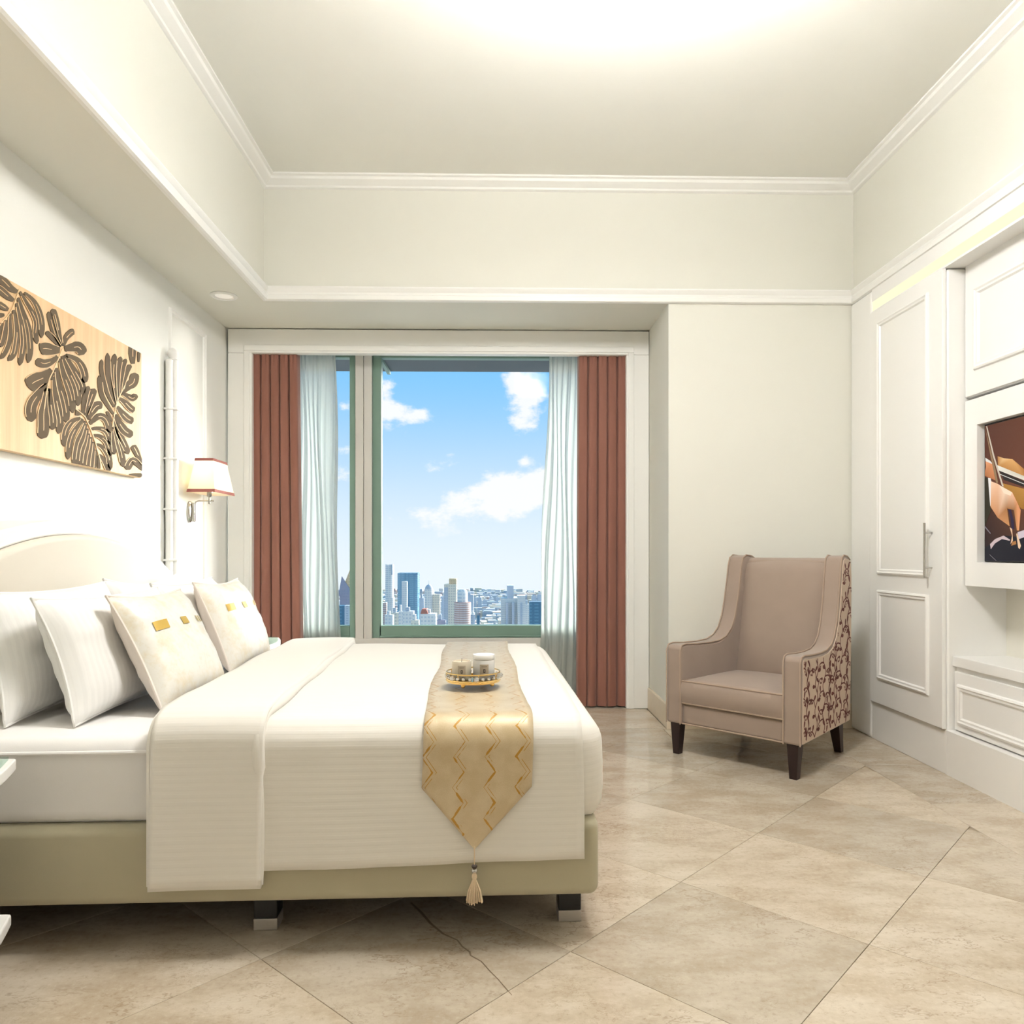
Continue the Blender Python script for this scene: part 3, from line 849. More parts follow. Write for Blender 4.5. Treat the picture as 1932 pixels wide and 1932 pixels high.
PP((.75, .48, .30), big((470, 1400), (500, 1420), (510, 1560), (480, 1600), (500, 1500)))
PP((.58, .45, .44), big((240, 1600), (300, 1540), (400, 1500), (480, 1550), (470, 1560), (380, 1540), (300, 1590), (250, 1660)))
PP((.40, .17, .05), big((500, 1575), (545, 1560), (550, 1600), (490, 1620)))
PP((.80, .55, .35), big((550, 1480), (562, 1470), (605, 1620), (590, 1660), (572, 1640)))
PP((.62, .52, .55), big((565, 1460), (640, 1435), (900, 1420), (900, 1500), (640, 1520), (580, 1540)))
PP((.22, .20, .22), big((170, 1380), (250, 1470), (245, 1480), (165, 1400)))
PP((.20, .18, .19), big((240, 1720), (320, 1795), (312, 1797), (235, 1725)))
PP([(.42, .2, .04), (.30, .12, .02), (.2, .08, .015), (.35, .15, .03)], [(3.38, 1.36), (2.95, 1.30), (2.80, 1.20), (3.1, 1.18)])
me = bpy.data.meshes.new('picture'); vs, fs, cs = [], [], []
for k, (cc, pts) in enumerate(pic):
    o0 = len(vs); xx = 2.3768 - .00012 * k
    for q, (yy, zz) in enumerate(pts):
        vs.append((xx, yy, zz)); cs.append(cc if not isinstance(cc, list) else cc[min(q, len(cc) - 1)])
    fs.append(tuple(range(o0, o0 + len(pts))))
bm = bmesh.new()
for v_ in vs: bm.verts.new(v_)
bm.verts.ensure_lookup_table()
clr = bm.verts.layers.float_color.new('Col')
for v_, c_ in zip(bm.verts, cs): v_[clr] = (c_[0], c_[1], c_[2], 1)
for f_ in fs: bm.faces.new([bm.verts[i] for i in f_])
bmesh.ops.triangulate(bm, faces=bm.faces[:])
bm.to_mesh(me); bm.free()
m, t, p = new_mat('television_picture')
at = t.new('ShaderNodeVertexColor'); at.layer_name = 'Col'
p.inputs['Base Color'].default_value = (.004, .004, .004, 1); p.inputs['Roughness'].default_value = .25; p.inputs['Specular IOR Level'].default_value = .08
t.link(at.outputs[0], p.inputs['Emission Color']); p.inputs['Emission Strength'].default_value = 1.0
me.materials.append(m)
po = bpy.data.objects.new('picture', me); COL.objects.link(po); rel(po, tv)
po['label'] = 'screen picture of a hand bowing a violin'
# low drawer unit
du = empty('drawer_unit', (2.45, 3.0, 0), 0, 'low white drawer unit with a thick top under the television', 'drawers')
XD = 2.292
rel(bx('body', 'lacquer', XD + .02, 2.56, 2.26, 3.750, .222, .54), du)
rel(bx('top', 'lacquer', XD - .008, 2.56, 2.26, 3.751, .545, .597, bevel=.004), du)
rel(bx('rail', 'lacquer', XD + .012, XD + .03, 2.26, 3.748, .520, .545), du)
dd = rel(bx('drawer', 'lacquer', XD, XD + .02, 2.98, 3.744, .230, .520, bevel=.003), du)
m_ = moulding(None, XD, 3.055, 3.715, .262, .462, .036); m_.parent = dd
dd2 = rel(bx('drawer', 'lacquer', XD, XD + .02, 2.262, 2.974, .230, .520, bevel=.003), du)
m_ = moulding(None, XD, 2.34, 2.90, .262, .462, .036); m_.parent = dd2
rel(bx('plinth', 'lacquer', XB - .004, 2.56, 2.252, 3.752, 0, .222), du)
# ================================================================== BED
FX, FY, BA = .300, 2.175, R(1.5)       # near foot corner and slight turn of the bed
BL, BW = 1.93, 1.80                     # bed length, width
bed = empty('bed', (FX, FY, 0), BA, 'king-size upholstered bed with white mattress and striped duvet', 'bed')
def B(x, y, z=0):
    c, s = math.cos(BA), math.sin(BA); return Vector((FX + x * c - y * s, FY + x * s + y * c, z))
# local frame: x from -BL (head) to 0 (foot), y from 0 (near side) to BW (far side)
MB().box(-BL - .02, -.002, .0, BW, .125, .350).build('platform', 'taupe', bed, bevel=.03, seg=5)
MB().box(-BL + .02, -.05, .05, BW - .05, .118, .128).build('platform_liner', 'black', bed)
MB().box(-BL, -.015, .02, BW - .02, .345, .592).build('mattress', 'sheet', bed, bevel=.045, seg=6)
mb = MB()
pts = [(-BL + .03, .018), (-.05, .018)]
mb.tube([(-BL + .03, .012, .553), (-.9, .012, .556), (-.06, .012, .556)], .006, 8)
mb.build('mattress_seam', 'sheet', bed, smooth=True)
# legs: black blocks with steel shoes
for (x, y) in ((-.040, .115), (-.945, .105), (-1.80, .105), (-.040, BW - .115), (-.945, BW - .115), (-1.80, BW - .115)):
    lg = MB().box(x - .068, x, y, y + .068, .034, .13).build('leg', 'black', bed, bevel=.003)
    ft = MB().box(x - .069, x + .001, y - .001, y + .069, 0, .034).build('steel_shoe', 'steel', lg, bevel=.002)
# ---- duvet: cross-section over the bed, swept from fold to foot
def profile(off, zb_near, zb_far, ztop, n_side=14, n_arc=8, n_top=26, rad=.075):
    """list of (y, z, arclength) from near hem, over the top, to the far hem"""
    y0, y1 = -off, BW + off
    P = []
    for i in range(n_side): P.append((y0, zb_near + (ztop - rad - zb_near) * i / n_side))
    for i in range(n_arc): a = math.pi / 2 * i / n_arc; P.append((y0 + rad * (1 - math.cos(a)), ztop - rad + rad * math.sin(a)))
    for i in range(n_top): P.append((y0 + rad + (y1 - y0 - 2 * rad) * i / n_top, ztop))
    for i in range(n_arc): a = math.pi / 2 * i / n_arc; P.append((y1 - rad + rad * math.sin(a), ztop - rad + rad * math.cos(a)))
    for i in range(n_side + 1): P.append((y1, ztop - rad - (ztop - rad - zb_far) * i / n_side))
    out, L = [], 0
    for i, p in enumerate(P):
        if i: L += math.hypot(p[0] - P[i - 1][0], p[1] - P[i - 1][1])
        out.append((p[0], p[1], L))
    return out
def cloth(name, x0, x1, prof0, wob, mat, thick, puff=0.0, skew=0.0, drop=0.0, nx=40, tuck=0):
    mb = MB(); m = len(prof0) - 1
    def fn(u, v):
        i = min(m, int(round(v * m))); y, z, L = prof0[i]
        x = x0 + (x1 - x0) * u
        z0 = prof0[0][1]
        if z < .56:                     # hanging part
            k = (.56 - z) / .35
            sg = -1 if y < BW / 2 else 1
            y += sg * (.004 * math.sin(9 * x + 1.2) * k + wob * .5 * k * math.sin(23 * x))
            if sg < 0: y += -.010 * k
            z += drop * u * k if sg < 0 else 0
        else:
            z += .006 * noise.noise((x * 3, y * 3, 1.7)) * (1 if .0 < y < BW else 0) + puff * math.sin(math.pi * u) ** .5
        x += skew * (y / BW) + .006 * noise.noise((y * 4, z * 4, x0 * 9))
        return (x, y, z)
    mb.grid(fn, nx, m, lambda u, v: (x0 + (x1 - x0) * u, prof0[min(m, int(round(v * m)))][2]))
    return mb.build(name, mat, bed, smooth=True, angle=180, solid=thick)
dv = cloth('duvet', -1.05, -.052, profile(.012, .226, .25, .640), .004, 'duvet', .012, drop=.022)
# tucked foot of the duvet: a rounded block skin round the end of the mattress
def foot_skin():
    mb = MB(); n = 40
    out = []
    rad = .085; ys, ye = .004, BW - .004; xe = .010
    # plan outline from near side round the foot to the far side
    for i in range(4): out.append((-.30 + i * .06, ys))
    for i in range(9): a = math.pi / 2 * i / 8; out.append((xe - rad + rad * math.sin(a), ys + rad - rad * math.cos(a)))
    for i in range(1, 16): out.append((xe, ys + rad + (ye - ys - 2 * rad) * i / 16))
    for i in range(9): a = math.pi / 2 * i / 8; out.append((xe - rad + rad * math.cos(a), ye - rad + rad * math.sin(a)))
    for i in range(4): out.append((-.12 - i * .06, ye))
    rows = [(-.012, .352), (.004, .375), (.010, .42), (.010, .50), (.008, .555)] + [(.008 - .08 * (1 - math.cos(math.pi / 2 * k / 7)), .555 + .08 * math.sin(math.pi / 2 * k / 7)) for k in range(1, 8)]
    cx, cy = -.30, BW / 2
    m = len(out)
    for (o_, z) in rows:
        for k, (x, y) in enumerate(out):
            px, py = x, y
            # offset along the outline normal
            a, b = out[max(0, k - 1)], out[min(m - 1, k + 1)]
            t = Vector((b[0] - a[0], b[1] - a[1])).normalized(); nx, ny = t.y, -t.x
            wv = .004 * math.sin(k * 1.7) * max(0, (.5 - z) / .15)
            mb.v.append((px + nx * (o_ + wv), py + ny * (o_ + wv), z))
    R_ = len(rows)
    for r in range(R_ - 1):
        for k in range(m - 1): mb.face((r * m + k, r * m + k + 1, (r + 1) * m + k + 1, (r + 1) * m + k))
    mb.face([(R_ - 1) * m + k for k in range(m)])
    for i in range(len(mb.v)):
        x, y, z = mb.v[i]; mb.uv[i] = (x, y if z > .6 else z)
    return mb.build('duvet_foot', 'duvet', bed, smooth=True, angle=60)
foot_skin()
cloth('duvet_fold', -1.255, -.952, profile(.030, .188, .22, .668, rad=.085), .003, 'duvet', .016, puff=.004, skew=-.035, nx=24)
# rounded edge of the fold at its head side: the doubled cloth rolls under
pr = profile(.022, .2, .23, .655, rad=.08)
mb = MB().tube([(-1.258 - .035 * (y / BW), y, z - .006) for (y, z, L) in pr], .012, 8)
mb.build('fold_roll', 'duvet', bed, smooth=True)
pr = profile(.024, .196, .23, .660, rad=.085)
MB().tube([(-.962 - .035 * (y / BW) + .004 * math.sin(11 * L), y, z - .004) for (y, z, L) in pr], [.012 if z < .5 else .019 for (y, z, L) in pr], 10).build('fold_roll', 'duvet', bed, smooth=True)

# ---- headboard: white arched frame with beige pad
hb = empty('headboard', (-1.90, 3.10, 0), 0, 'arched white headboard with a beige padded panel behind the pillows', 'headboard')
def arch(hw, top, rad, z0, n=40):
    P = [(-hw, z0)]
    for i in range(n + 1):
        y = -hw + 2 * hw * i / n
        P.append((y, top - (rad - math.sqrt(rad * rad - y * y))))
    P.append((hw, z0)); return P
fo = arch(1.09, 1.243, 1.96, 0.0); 
MB().prism(fo, 0, .005, .195).build('frame', 'lacquer', hb, bevel=.01, seg=3)
MB().prism(arch(1.02, 1.187, 1.90, .30), 0, .190, .240).build('pad', 'headpad', hb, bevel=.022, seg=5)
MB().tube([(.198, y, z) for y, z in arch(1.027, 1.194, 1.90, .30)], .008, 8).build('bead', 'lacquer', hb, smooth=True)

# ---- pillows
def pillow(name, mat, cy, xb, zb, hw, hh, c, lean, yaw, label, cat, group, seed, pinch=.09, stripes=True, flange=0, sag=0.0, back=None):
    root = empty(name, (xb, cy, zb), R(yaw), label, cat, group)
    ln = R(lean); n = 28
    def side(sgn):
        mb = MB()
        def fn(u, v):
            s, t = 2 * u - 1, 2 * v - 1
            e = max(0, (1 - abs(s) ** 3.2)) * max(0, (1 - abs(t) ** 3.2))
            th = c * e ** .55
            y = hw * s * (1 - pinch * (1 - t * t) * abs(s) ** 3)
            h = hh * t * (1 - pinch * (1 - s * s) * abs(t) ** 3)
            th *= 1 + .16 * noise.noise((s * 1.6 + seed, t * 1.6, seed * 3.1))
            th += .006 * noise.noise((s * 6 + seed, t * 5, sgn)) * (1 - e) ** .3 * (1 if e > .002 else 0)
            h -= sag * (1 - s * s) * (t + 1) / 2
            th = sgn * th
            hz = h + hh
            # lean back towards the headboard (-x)
            x = -math.sin(ln) * hz + math.cos(ln) * th
            z = math.cos(ln) * hz + math.sin(ln) * th
            return (x, y, z)
        return mb.grid(fn, n, n, lambda u, v: (v * hh * 2, u * hw * 2))
    if back:
        f = side(1).build('front_cover', mat, root, smooth=True, angle=180, fix=False)
        b = side(-1).build('back_cover', back, root, smooth=True, angle=180, fix=False)
    else:
        f = side(1); g = side(-1); o0 = len(f.v); f.v += g.v
        for k, v_ in g.uv.items(): f.uv[o0 + k] = v_
        for q in g.f: f.face([o0 + i for i in q[::-1]])
        f = f.build('cover', mat, root, smooth=True, angle=180)
    # sewn edge
    edge = []
    for k in range(96):
        q = k / 96 * 4
        s, t = [(-1 + 2 * (q % 1), -1), (1, -1 + 2 * (q % 1)), (1 - 2 * (q % 1), 1), (-1, 1 - 2 * (q % 1))][int(q)]
        y = hw * s * (1 - pinch * (1 - t * t)) if abs(s) == 1 else hw * s
        h = hh * t * (1 - pinch * (1 - s * s)) if abs(t) == 1 else hh * t
        h -= sag * (1 - s * s) * (t + 1) / 2
        edge.append((-math.sin(ln) * (h + hh), y, math.cos(ln) * (h + hh)))
    MB().tube(edge, .005, 6, closed=True).build('seam', back or mat, root, smooth=True)
    return root
PG = 'white striped sleeping pillows'
pillow('pillow', 'pillow', 2.66, -1.455, .600, .385, .205, .085, 14, 0, 'white pillow nearest the near nightstand, against the headboard', 'pillow', PG, 1.3)
pillow('pillow', 'pillow', 2.655, -1.235, .600, .375, .200, .085, 19, -3, 'striped white pillow directly behind the near champagne cushion', 'pillow', PG, 5.7)
pillow('pillow', 'pillow', 3.44, -1.48, .600, .39, .210, .085, 13, 2, 'white pillow against the headboard on the window side', 'pillow', PG, 9.1, sag=.02)
pillow('pillow', 'pillow', 3.43, -1.27, .600, .375, .205, .085, 18, 3, 'white pillow directly behind the champagne cushion on the window side', 'pillow', PG, 3.9)
def cushion(cy, xb, hw, lean, yaw, label, seed):
    r = pillow('cushion', 'satin', cy, xb, .604, hw, hw * .93, .075, lean, yaw, label, 'cushion', 'champagne satin cushions', seed, pinch=.10, back='cushionback')
    ln = R(lean)
    # band of gold woven dashes across the upper third of the front
    hh = hw * .93
    for k, (s0, s1, hgt) in enumerate(((-.72, -.42, .016), (-.05, .12, .014), (.45, .50, .012), (.55, .60, .012), (.65, .70, .012))):
        mb = MB()
        def fn(u, v):
            s = s0 + (s1 - s0) * u; t = .30 + (v - .5) * hgt / hh * 2
            e = (1 - abs(s) ** 3.2) * (1 - abs(t) ** 3.2)
            th = .075 * e ** .55 * (1 + .16 * noise.noise((s * 1.6 + seed, t * 1.6, seed * 3.1))) + .0035
            y = hw * s * (1 - .10 * (1 - t * t) * abs(s) ** 3); hz = hh * t * (1 - .10 * (1 - s * s) * abs(t) ** 3) + hh
            return (-math.sin(ln) * hz + math.cos(ln) * th, y, math.cos(ln) * hz + math.sin(ln) * th)
        mb.grid(fn, 6, 2).build('gold_dash', 'goldthread', r, smooth=True, angle=180, fix=False)
    return r
cushion(2.645, -1.03, .225, 27, -6, 'champagne satin cushion with gold dashes, nearer the camera', 2.2)
cushion(3.40, -1.085, .225, 23, -4, 'champagne satin cushion with gold dashes, nearer the window', 7.4)

# ================================================================== RUNNER AND TASSEL
rn = empty('bed_runner', B(-.365, 0, .64), BA, 'gold zigzag bed runner with pointed tasselled end across the duvet', 'bed runner')
pr = profile(.028, .455, .455, .652, rad=.08)
rx0, rx1 = -.510, -.200
mb = MB(); m = len(pr) - 1; tot = pr[-1][2]
def rfn(u, v):
    i = min(m, int(round(v * m))); y, z, L = pr[i]
    x = rx0 + (rx1 - rx0) * u + .006 * math.sin(7 * L)
    if .15 < y < BW - .15: z += .002 * math.sin(40 * y + 3 * u) + .006 * noise.noise((x * 3, y * 3, 1.7))
    p = Vector((x, y, z)) - Vector((-.365, 0, .64)); return p
mb.grid(rfn, 14, m, lambda u, v: ((rx1 - rx0) * u, pr[min(m, int(round(v * m)))][2]))
body = mb
# pointed end hanging on the near side
o0 = len(body.v)
tipz = .283 - .64; zb = .455 - .64; yb = -.028
nr = 12
for j in range(1, nr + 1):
    k = j / nr
    for i in range(15):
        u = i / 14
        x = rx0 + (rx1 - rx0) * u; xc = -.362
        xx = x + (xc - x) * k
        body.v.append((xx + .365 + .0, yb - .009 * k, zb + (tipz - zb) * k)); body.uv[len(body.v) - 1] = (xx - rx0, -(zb - (zb + (tipz - zb) * k)))
for j in range(nr - 1):
    for i in range(14):
        a = o0 + j * 15 + i; body.face((a, a + 1, a + 16, a + 15))
# bridge the hanging point to the body's near hem
for i in range(14): body.face((i, i + 1, o0 + i + 1, o0 + i))
body.build('woven_band', 'runner', rn, smooth=True, angle=180, solid=.003)
tz = tipz
tx, ty = .003, yb - .012
MB().tube([(tx, ty, tz + .01), (tx, ty - .001, tz - .045)], .0016, 6).build('cord', 'tassel', rn, smooth=True)
MB().sphere((tx, ty, tz - .046), .0085, 14, 8, .7).build('dark_bead', 'ink', rn, smooth=True)
MB().sphere((tx, ty, tz - .058), .0095, 14, 8, .8).build('crystal_bead', 'crystal', rn, smooth=True)
MB().lathe([(.004, tz - .064), (.007, tz - .070), (.0075, tz - .078), (.005, tz - .082), (.0065, tz - .086)], tx, ty, 14).build('tassel_head', 'tassel', rn, smooth=True)
mb = MB(); rnd = random.Random(5)
for k in range(70):
    a = rnd.uniform(0, 2 * math.pi); q = math.sqrt(rnd.random()); r1 = .0235 * q; e_ = rnd.uniform(-.004, .004)
    mb.tube([(tx + .005 * q * math.cos(a), ty + .004 * q * math.sin(a), tz - .084), (tx + r1 * .75 * math.cos(a), ty + r1 * .5 * math.sin(a), tz - .115), (tx + r1 * math.cos(a), ty + r1 * .6 * math.sin(a), tz - .146 + e_)], .0014, 4)
ts = mb.build('tassel_fringe', 'tassel', rn, smooth=True); ts['kind'] = 'stuff'

# ================================================================== TRAY WITH TWO CANDLES
tc_ = onb = B(-.367, .425, 0)
TZ = .663
tray = empty('tray', (tc_.x, tc_.y, TZ), BA, 'small round gold mirrored tray with a crystal rim on the runner', 'tray')
tr_r = .091
MB().lathe([(tr_r - .004, .014), (tr_r, .015), (tr_r + .001, .019), (tr_r - .003, .020), (.004, .019)], 0, 0, 40).build('plate', 'gold', tray, smooth=True)
def ring(z, r, th): return MB().tube([(r * math.cos(2 * math.pi * k / 48), r * math.sin(2 * math.pi * k / 48), z) for k in range(48)], th, 6, closed=True)
ring(.047, tr_r, .0022).build('upper_rim', 'gold', tray, smooth=True)
MB().lathe([(tr_r - .001, .015), (tr_r + .0008, .016), (tr_r + .0008, .026), (tr_r - .001, .026)], 0, 0, 48, cap=False).build('side_band', 'gold', tray, smooth=True)
ring(.019, tr_r, .0025).build('lower_rim', 'gold', tray, smooth=True)
for k in range(8):
    a = 2 * math.pi * (k + .25) / 8
    MB().tube([(tr_r * math.cos(a), tr_r * math.sin(a), .018), (tr_r * math.cos(a), tr_r * math.sin(a), .047)], .0018, 6).build('post', 'gold', tray, smooth=True)
for k in range(26):
    a = 2 * math.pi * k / 26; sz = .011 if k % 4 == 0 else .0065
    MB().sphere((tr_r * math.cos(a), tr_r * math.sin(a), .033), sz, 8, 5, .9).build('crystal', 'crystal', tray)
for k in range(4):
    a = 2 * math.pi * k / 4 + math.pi / 4 + .3
    MB().sphere((.072 * math.cos(a), .072 * math.sin(a), .008), .0075, 12, 8).build('foot', 'gold', tray, smooth=True)
def candle(dx, dy, r, hgt, mat, label, square):
    p_ = B(-.367 + dx, .425 + dy, TZ + .0205)
    c = empty('candle', p_, BA + R(4), label, 'candle', 'candles on the tray')
    MB().lathe([(r * .94, 0), (r, .004), (r, hgt - .004), (r * .985, hgt), (r * .92, hgt), (r * .91, hgt - .006), (.003, hgt - .006)], 0, 0, 32).build('jar', mat, c, smooth=True)
    def arc(a0, a1, z0, z1, rr, nm, m_):
        MB().grid(lambda u, v: (rr * math.cos(a0 + (a1 - a0) * u), rr * math.sin(a0 + (a1 - a0) * u), z0 + (z1 - z0) * v), 8, 1).build(nm, m_, c, smooth=True, angle=180)
    ac = R(-92)
    arc(ac - .40, ac + .40, .010, hgt * .80, r + .0006, 'paper_label', 'jarlabel')
    arc(ac - .10, ac + .10, hgt * .38, hgt * .56, r + .0011, 'label_emblem', 'ink')
    arc(ac - .04, ac + .04, hgt * .44, hgt * .51, r + .0016, 'label_emblem', 'jarlabel')
    arc(ac - .25, ac + .25, hgt * .68, hgt * .70, r + .0011, 'label_line', 'ink')
    if square:
        MB().lathe([(r * 1.0, hgt + .001), (r * 1.02, hgt + .004), (r * 1.02, hgt + .014), (r * .98, hgt + .017), (.003, hgt + .017)], 0, 0, 32).build('lid', 'jar', c, smooth=True)
    else:
        MB().tube([(0, 0, hgt - .006), (.001, 0, hgt + .008)], .001, 6).build('wick', 'wick', c)
candle(-.040, .005, .033, .062, 'jarcream', 'cream candle jar with an open wick on the gold tray', False)
candle(.036, .012, .037, .066, 'jar', 'white lidded candle jar with a kraft label on the gold tray', True)

# ================================================================== NIGHTSTANDS
def nightstand(y0, Dp, label):
    n_ = empty('nightstand', (-1.82, y0, 0), 0, label, 'nightstand', 'white nightstands')
    L = .56
    def bow(d0, bulge, y_in):
        P = [(0.0, y_in)]
        for k in range(13):
            q = k / 12; yy = y_in + (L - 2 * y_in) * q
            P.append((d0 + bulge * math.sin(math.pi * q), yy))
        P.append((0.0, L - y_in)); return P
    MB().prism(bow(Dp, .07, 0), 2, .552, .582).build('top', 'lacquer', n_, bevel=.004)
    MB().prism(bow(Dp - .012, .068, .012), 2, .5822, .590).build('glass_plate', 'glassplate', n_)
    MB().prism(bow(Dp - .04, .065, .025), 2, .18, .552).build('body', 'lacquer', n_, bevel=.003)
    MB().prism(bow(Dp - .008, .069, .006), 2, .150, .182).build('base_moulding', 'lacquer', n_, bevel=.006)
    for z0, z1 in ((.385, .535), (.205, .375)):
        P = [(Dp - .045, .04)] + [(Dp - .034 + .065 * math.sin(math.pi * (.02 + .96 * k / 12)), .04 + (L - .08) * k / 12) for k in range(13)] + [(Dp - .045, L - .04)]
        d = MB().prism(P, 2, z0, z1).build('drawer', 'lacquer', n_)
        MB().sphere((Dp + .047, L / 2, (z0 + z1) / 2), .011, 12, 8).build('knob', 'chrome', d, smooth=True)
    for (a, b) in ((.05, .06), (.05, L - .06), (Dp - .14, .06), (Dp - .14, L - .06)):
        MB().frustum((.018, .018), 0, (.026, .026), .152, a, b).build('leg', 'lacquer', n_)
    return n_
nightstand(1.435, .574, 'white bow-front nightstand at the near side of the bed')
nightstand(4.20, .465, 'white bow-front nightstand at the window side of the bed')

# ================================================================== CARVED LEAF PANEL ABOVE THE BED
XPn = -1.862
pn = empty('wall_panel', (-1.90, 3.0, 1.82), 0, 'pale wooden wall panel with dark monstera leaf reliefs over the bed', 'wall art')
PY0, PY1, PZ0, PZ1 = 2.06, 4.02, 1.505, 2.158
rel(bx('board', 'wood', -1.898, XPn, PY0, PY1, PZ0, PZ1, bevel=.001), pn)
def wallpt(px, py):
    u, v = (px - 966) / 1430, -(py - 1040) / 1430
    s_, c_ = math.sin(R(1.2)), math.cos(R(1.2)); t = XPn / (s_ + u * c_)
    return ((c_ - u * s_) * t, v * t + 1.12)
Z = {1: (0, 520, .09315), 2: (40, 580, .1346), 3: (100, 720, .09317), 4: (170, 640, .1346)}
def sample(pts, n=12):
    """Catmull-Rom through the control points"""
    P = [pts[0]] + list(pts) + [pts[-1]]; out = []
    segs = len(pts) - 1
    for k in range(n + 1):
        q = k / n * segs; i = min(int(q), segs - 1); t = q - i
        a, b, c, d = P[i], P[i + 1], P[i + 2], P[i + 3]
        out.append(tuple(.5 * (2 * b[e] + (c[e] - a[e]) * t + (2 * a[e] - 5 * b[e] + 4 * c[e] - d[e]) * t * t + (3 * b[e] - a[e] - 3 * c[e] + d[e]) * t ** 3) for e in (0, 1)))
    return out
leaves = {
 'a': (1, [([(480, 350), (650, 500), (760, 700), (825, 950), (825, 1260)], 105), ([(390, 330), (520, 560), (640, 760), (715, 950), (700, 1180), (740, 1385)], 100), ([(350, 450), (430, 700), (520, 950), (570, 1200), (590, 1500), (555, 1770)], 115),
          ([(320, 560), (370, 800), (425, 1050), (450, 1350), (420, 1600), (385, 1820)], 105), ([(255, 700), (300, 950), (320, 1200), (290, 1450), (250, 1600), (150, 1730)], 105), ([(190, 760), (180, 950), (190, 1150), (165, 1350), (90, 1540), (0, 1690)], 90),
          ([(105, 900), (90, 1050), (60, 1250), (0, 1450)], 85), ([(330, 330), (180, 240), (60, 120), (-60, 20)], 150), ([(260, 500), (150, 430), (0, 300), (-90, 240)], 130), ([(150, 690), (60, 640), (-60, 560)], 115), ([(70, 790), (0, 800), (-80, 800)], 95), ([(30, 960), (-40, 1150), (-90, 1400)], 80)]),
 'b': (2, [([(548, 545), (470, 400), (420, 240), (375, 60)], 70), ([(552, 530), (510, 330), (470, 150), (430, 20)], 78), ([(535, 555), (440, 440), (340, 340)], 62), ([(580, 540), (620, 430), (690, 355), (735, 340)], 80), ([(600, 585), (720, 560), (800, 560), (868, 660)], 130),
          ([(530, 600), (420, 590), (320, 575), (250, 590)], 150), ([(500, 690), (400, 760), (300, 785), (195, 745)], 105), ([(425, 890), (300, 985), (180, 1040), (80, 1110)], 200), ([(350, 1080), (250, 1190), (150, 1330), (120, 1450), (145, 1600)], 135),
          ([(355, 1130), (320, 1350), (300, 1500), (300, 1700), (280, 1840)], 140), ([(385, 1140), (400, 1350), (430, 1550), (432, 1715)], 85), ([(440, 970), (460, 1200), (510, 1450), (535, 1600), (515, 1770)], 85), ([(480, 850), (520, 1080), (580, 1280), (615, 1450), (620, 1610)], 92),
          ([(530, 720), (580, 930), (650, 1120), (695, 1280), (715, 1480)], 92), ([(570, 680), (640, 870), (735, 1060), (778, 1220), (790, 1380)], 88), ([(600, 670), (700, 830), (795, 990), (845, 1100), (845, 1220)], 82), ([(620, 670), (760, 730), (840, 830), (878, 950), (870, 1060)], 92)]),
 'c': (3, [([(600, 650), (610, 480), (645, 280), (710, 90)], 95), ([(650, 690), (700, 500), (760, 320), (830, 140)], 125), ([(690, 760), (760, 630), (860, 500), (990, 470)], 150), ([(735, 855), (800, 790), (930, 700), (1050, 760), (1110, 900), (1140, 1040)], 125),
          ([(770, 960), (900, 950), (1030, 985), (1100, 1080), (1160, 1290)], 100), ([(820, 1090), (930, 1110), (1050, 1200), (1110, 1330), (1160, 1510)], 105), ([(870, 1270), (970, 1320), (1060, 1420), (1120, 1560), (1150, 1790)], 105), ([(920, 1480), (990, 1560), (1060, 1680), (1120, 1850)], 95),
          ([(560, 640), (440, 620)], 110), ([(540, 740), (400, 780), (290, 890), (222, 1060), (215, 1315)], 115), ([(590, 760), (480, 900), (370, 1080), (310, 1300), (290, 1575)], 112), ([(640, 800), (560, 1000), (470, 1200), (420, 1450), (400, 1720)], 72), ([(660, 860), (600, 1100), (520, 1330), (465, 1730)], 72),
          ([(690, 950), (650, 1200), (580, 1400), (535, 1740)], 66), ([(720, 1050), (690, 1280), (640, 1480), (605, 1760)], 62), ([(760, 1120), (750, 1350), (710, 1530), (685, 1780)], 62), ([(810, 1220), (800, 1430), (780, 1600), (765, 1790)], 62), ([(850, 1380), (850, 1560), (830, 1800)], 48), ([(900, 1500), (915, 1820)], 44)]),
 'd': (4, [([(330, 950), (250, 800), (190, 620), (150, 430), (155, 285)], 52), ([(345, 930), (290, 730), (245, 500), (238, 195)], 64), ([(360, 900), (330, 700), (315, 450), (340, 205)], 68), ([(385, 820), (375, 620), (385, 420), (425, 245)], 62), ([(405, 780), (425, 580), (455, 400), (495, 275)], 52),
          ([(440, 720), (470, 570), (510, 450), (560, 355)], 62), ([(450, 740), (530, 660), (600, 600), (620, 470)], 115), ([(440, 760), (520, 800), (590, 830), (640, 770)], 78), ([(400, 830), (480, 890), (560, 970), (615, 1000)], 82), ([(370, 950), (440, 1040), (520, 1120), (600, 1150)], 95),
          ([(340, 1060), (400, 1180), (480, 1290), (590, 1350)], 105), ([(330, 1150), (380, 1300), (460, 1450), (530, 1610)], 78), ([(330, 1230), (370, 1400), (420, 1580), (465, 1790)], 78), ([(310, 1270), (315, 1430), (330, 1615)], 52), ([(320, 1050), (220, 900), (150, 760), (118, 510)], 58), ([(300, 1150), (225, 1010)], 36)]),
 'e': (4, [([(592, 345), (585, 200), (592, 60)], 92), ([(672, 320), (678, 170)], 34)]),
 'f': (4, [([(720, 1760), (640, 1580), (590, 1490)], 78), ([(740, 1830), (590, 1700), (505, 1830)], 90), ([(540, 1905), (720, 1905)], 50)])}
ribs = {'a': [(365, 270), (310, 440), (230, 660), (120, 830), (-10, 960)], 'b': [(567, 575), (520, 690), (440, 880), (380, 1010), (340, 1200), (310, 1420)],
        'c': [(440, 550), (620, 700), (670, 800), (740, 950), (820, 1170), (880, 1380), (940, 1600), (960, 1760)], 'd': [(480, 640), (430, 740), (390, 820), (350, 950), (320, 1100), (300, 1230)]}
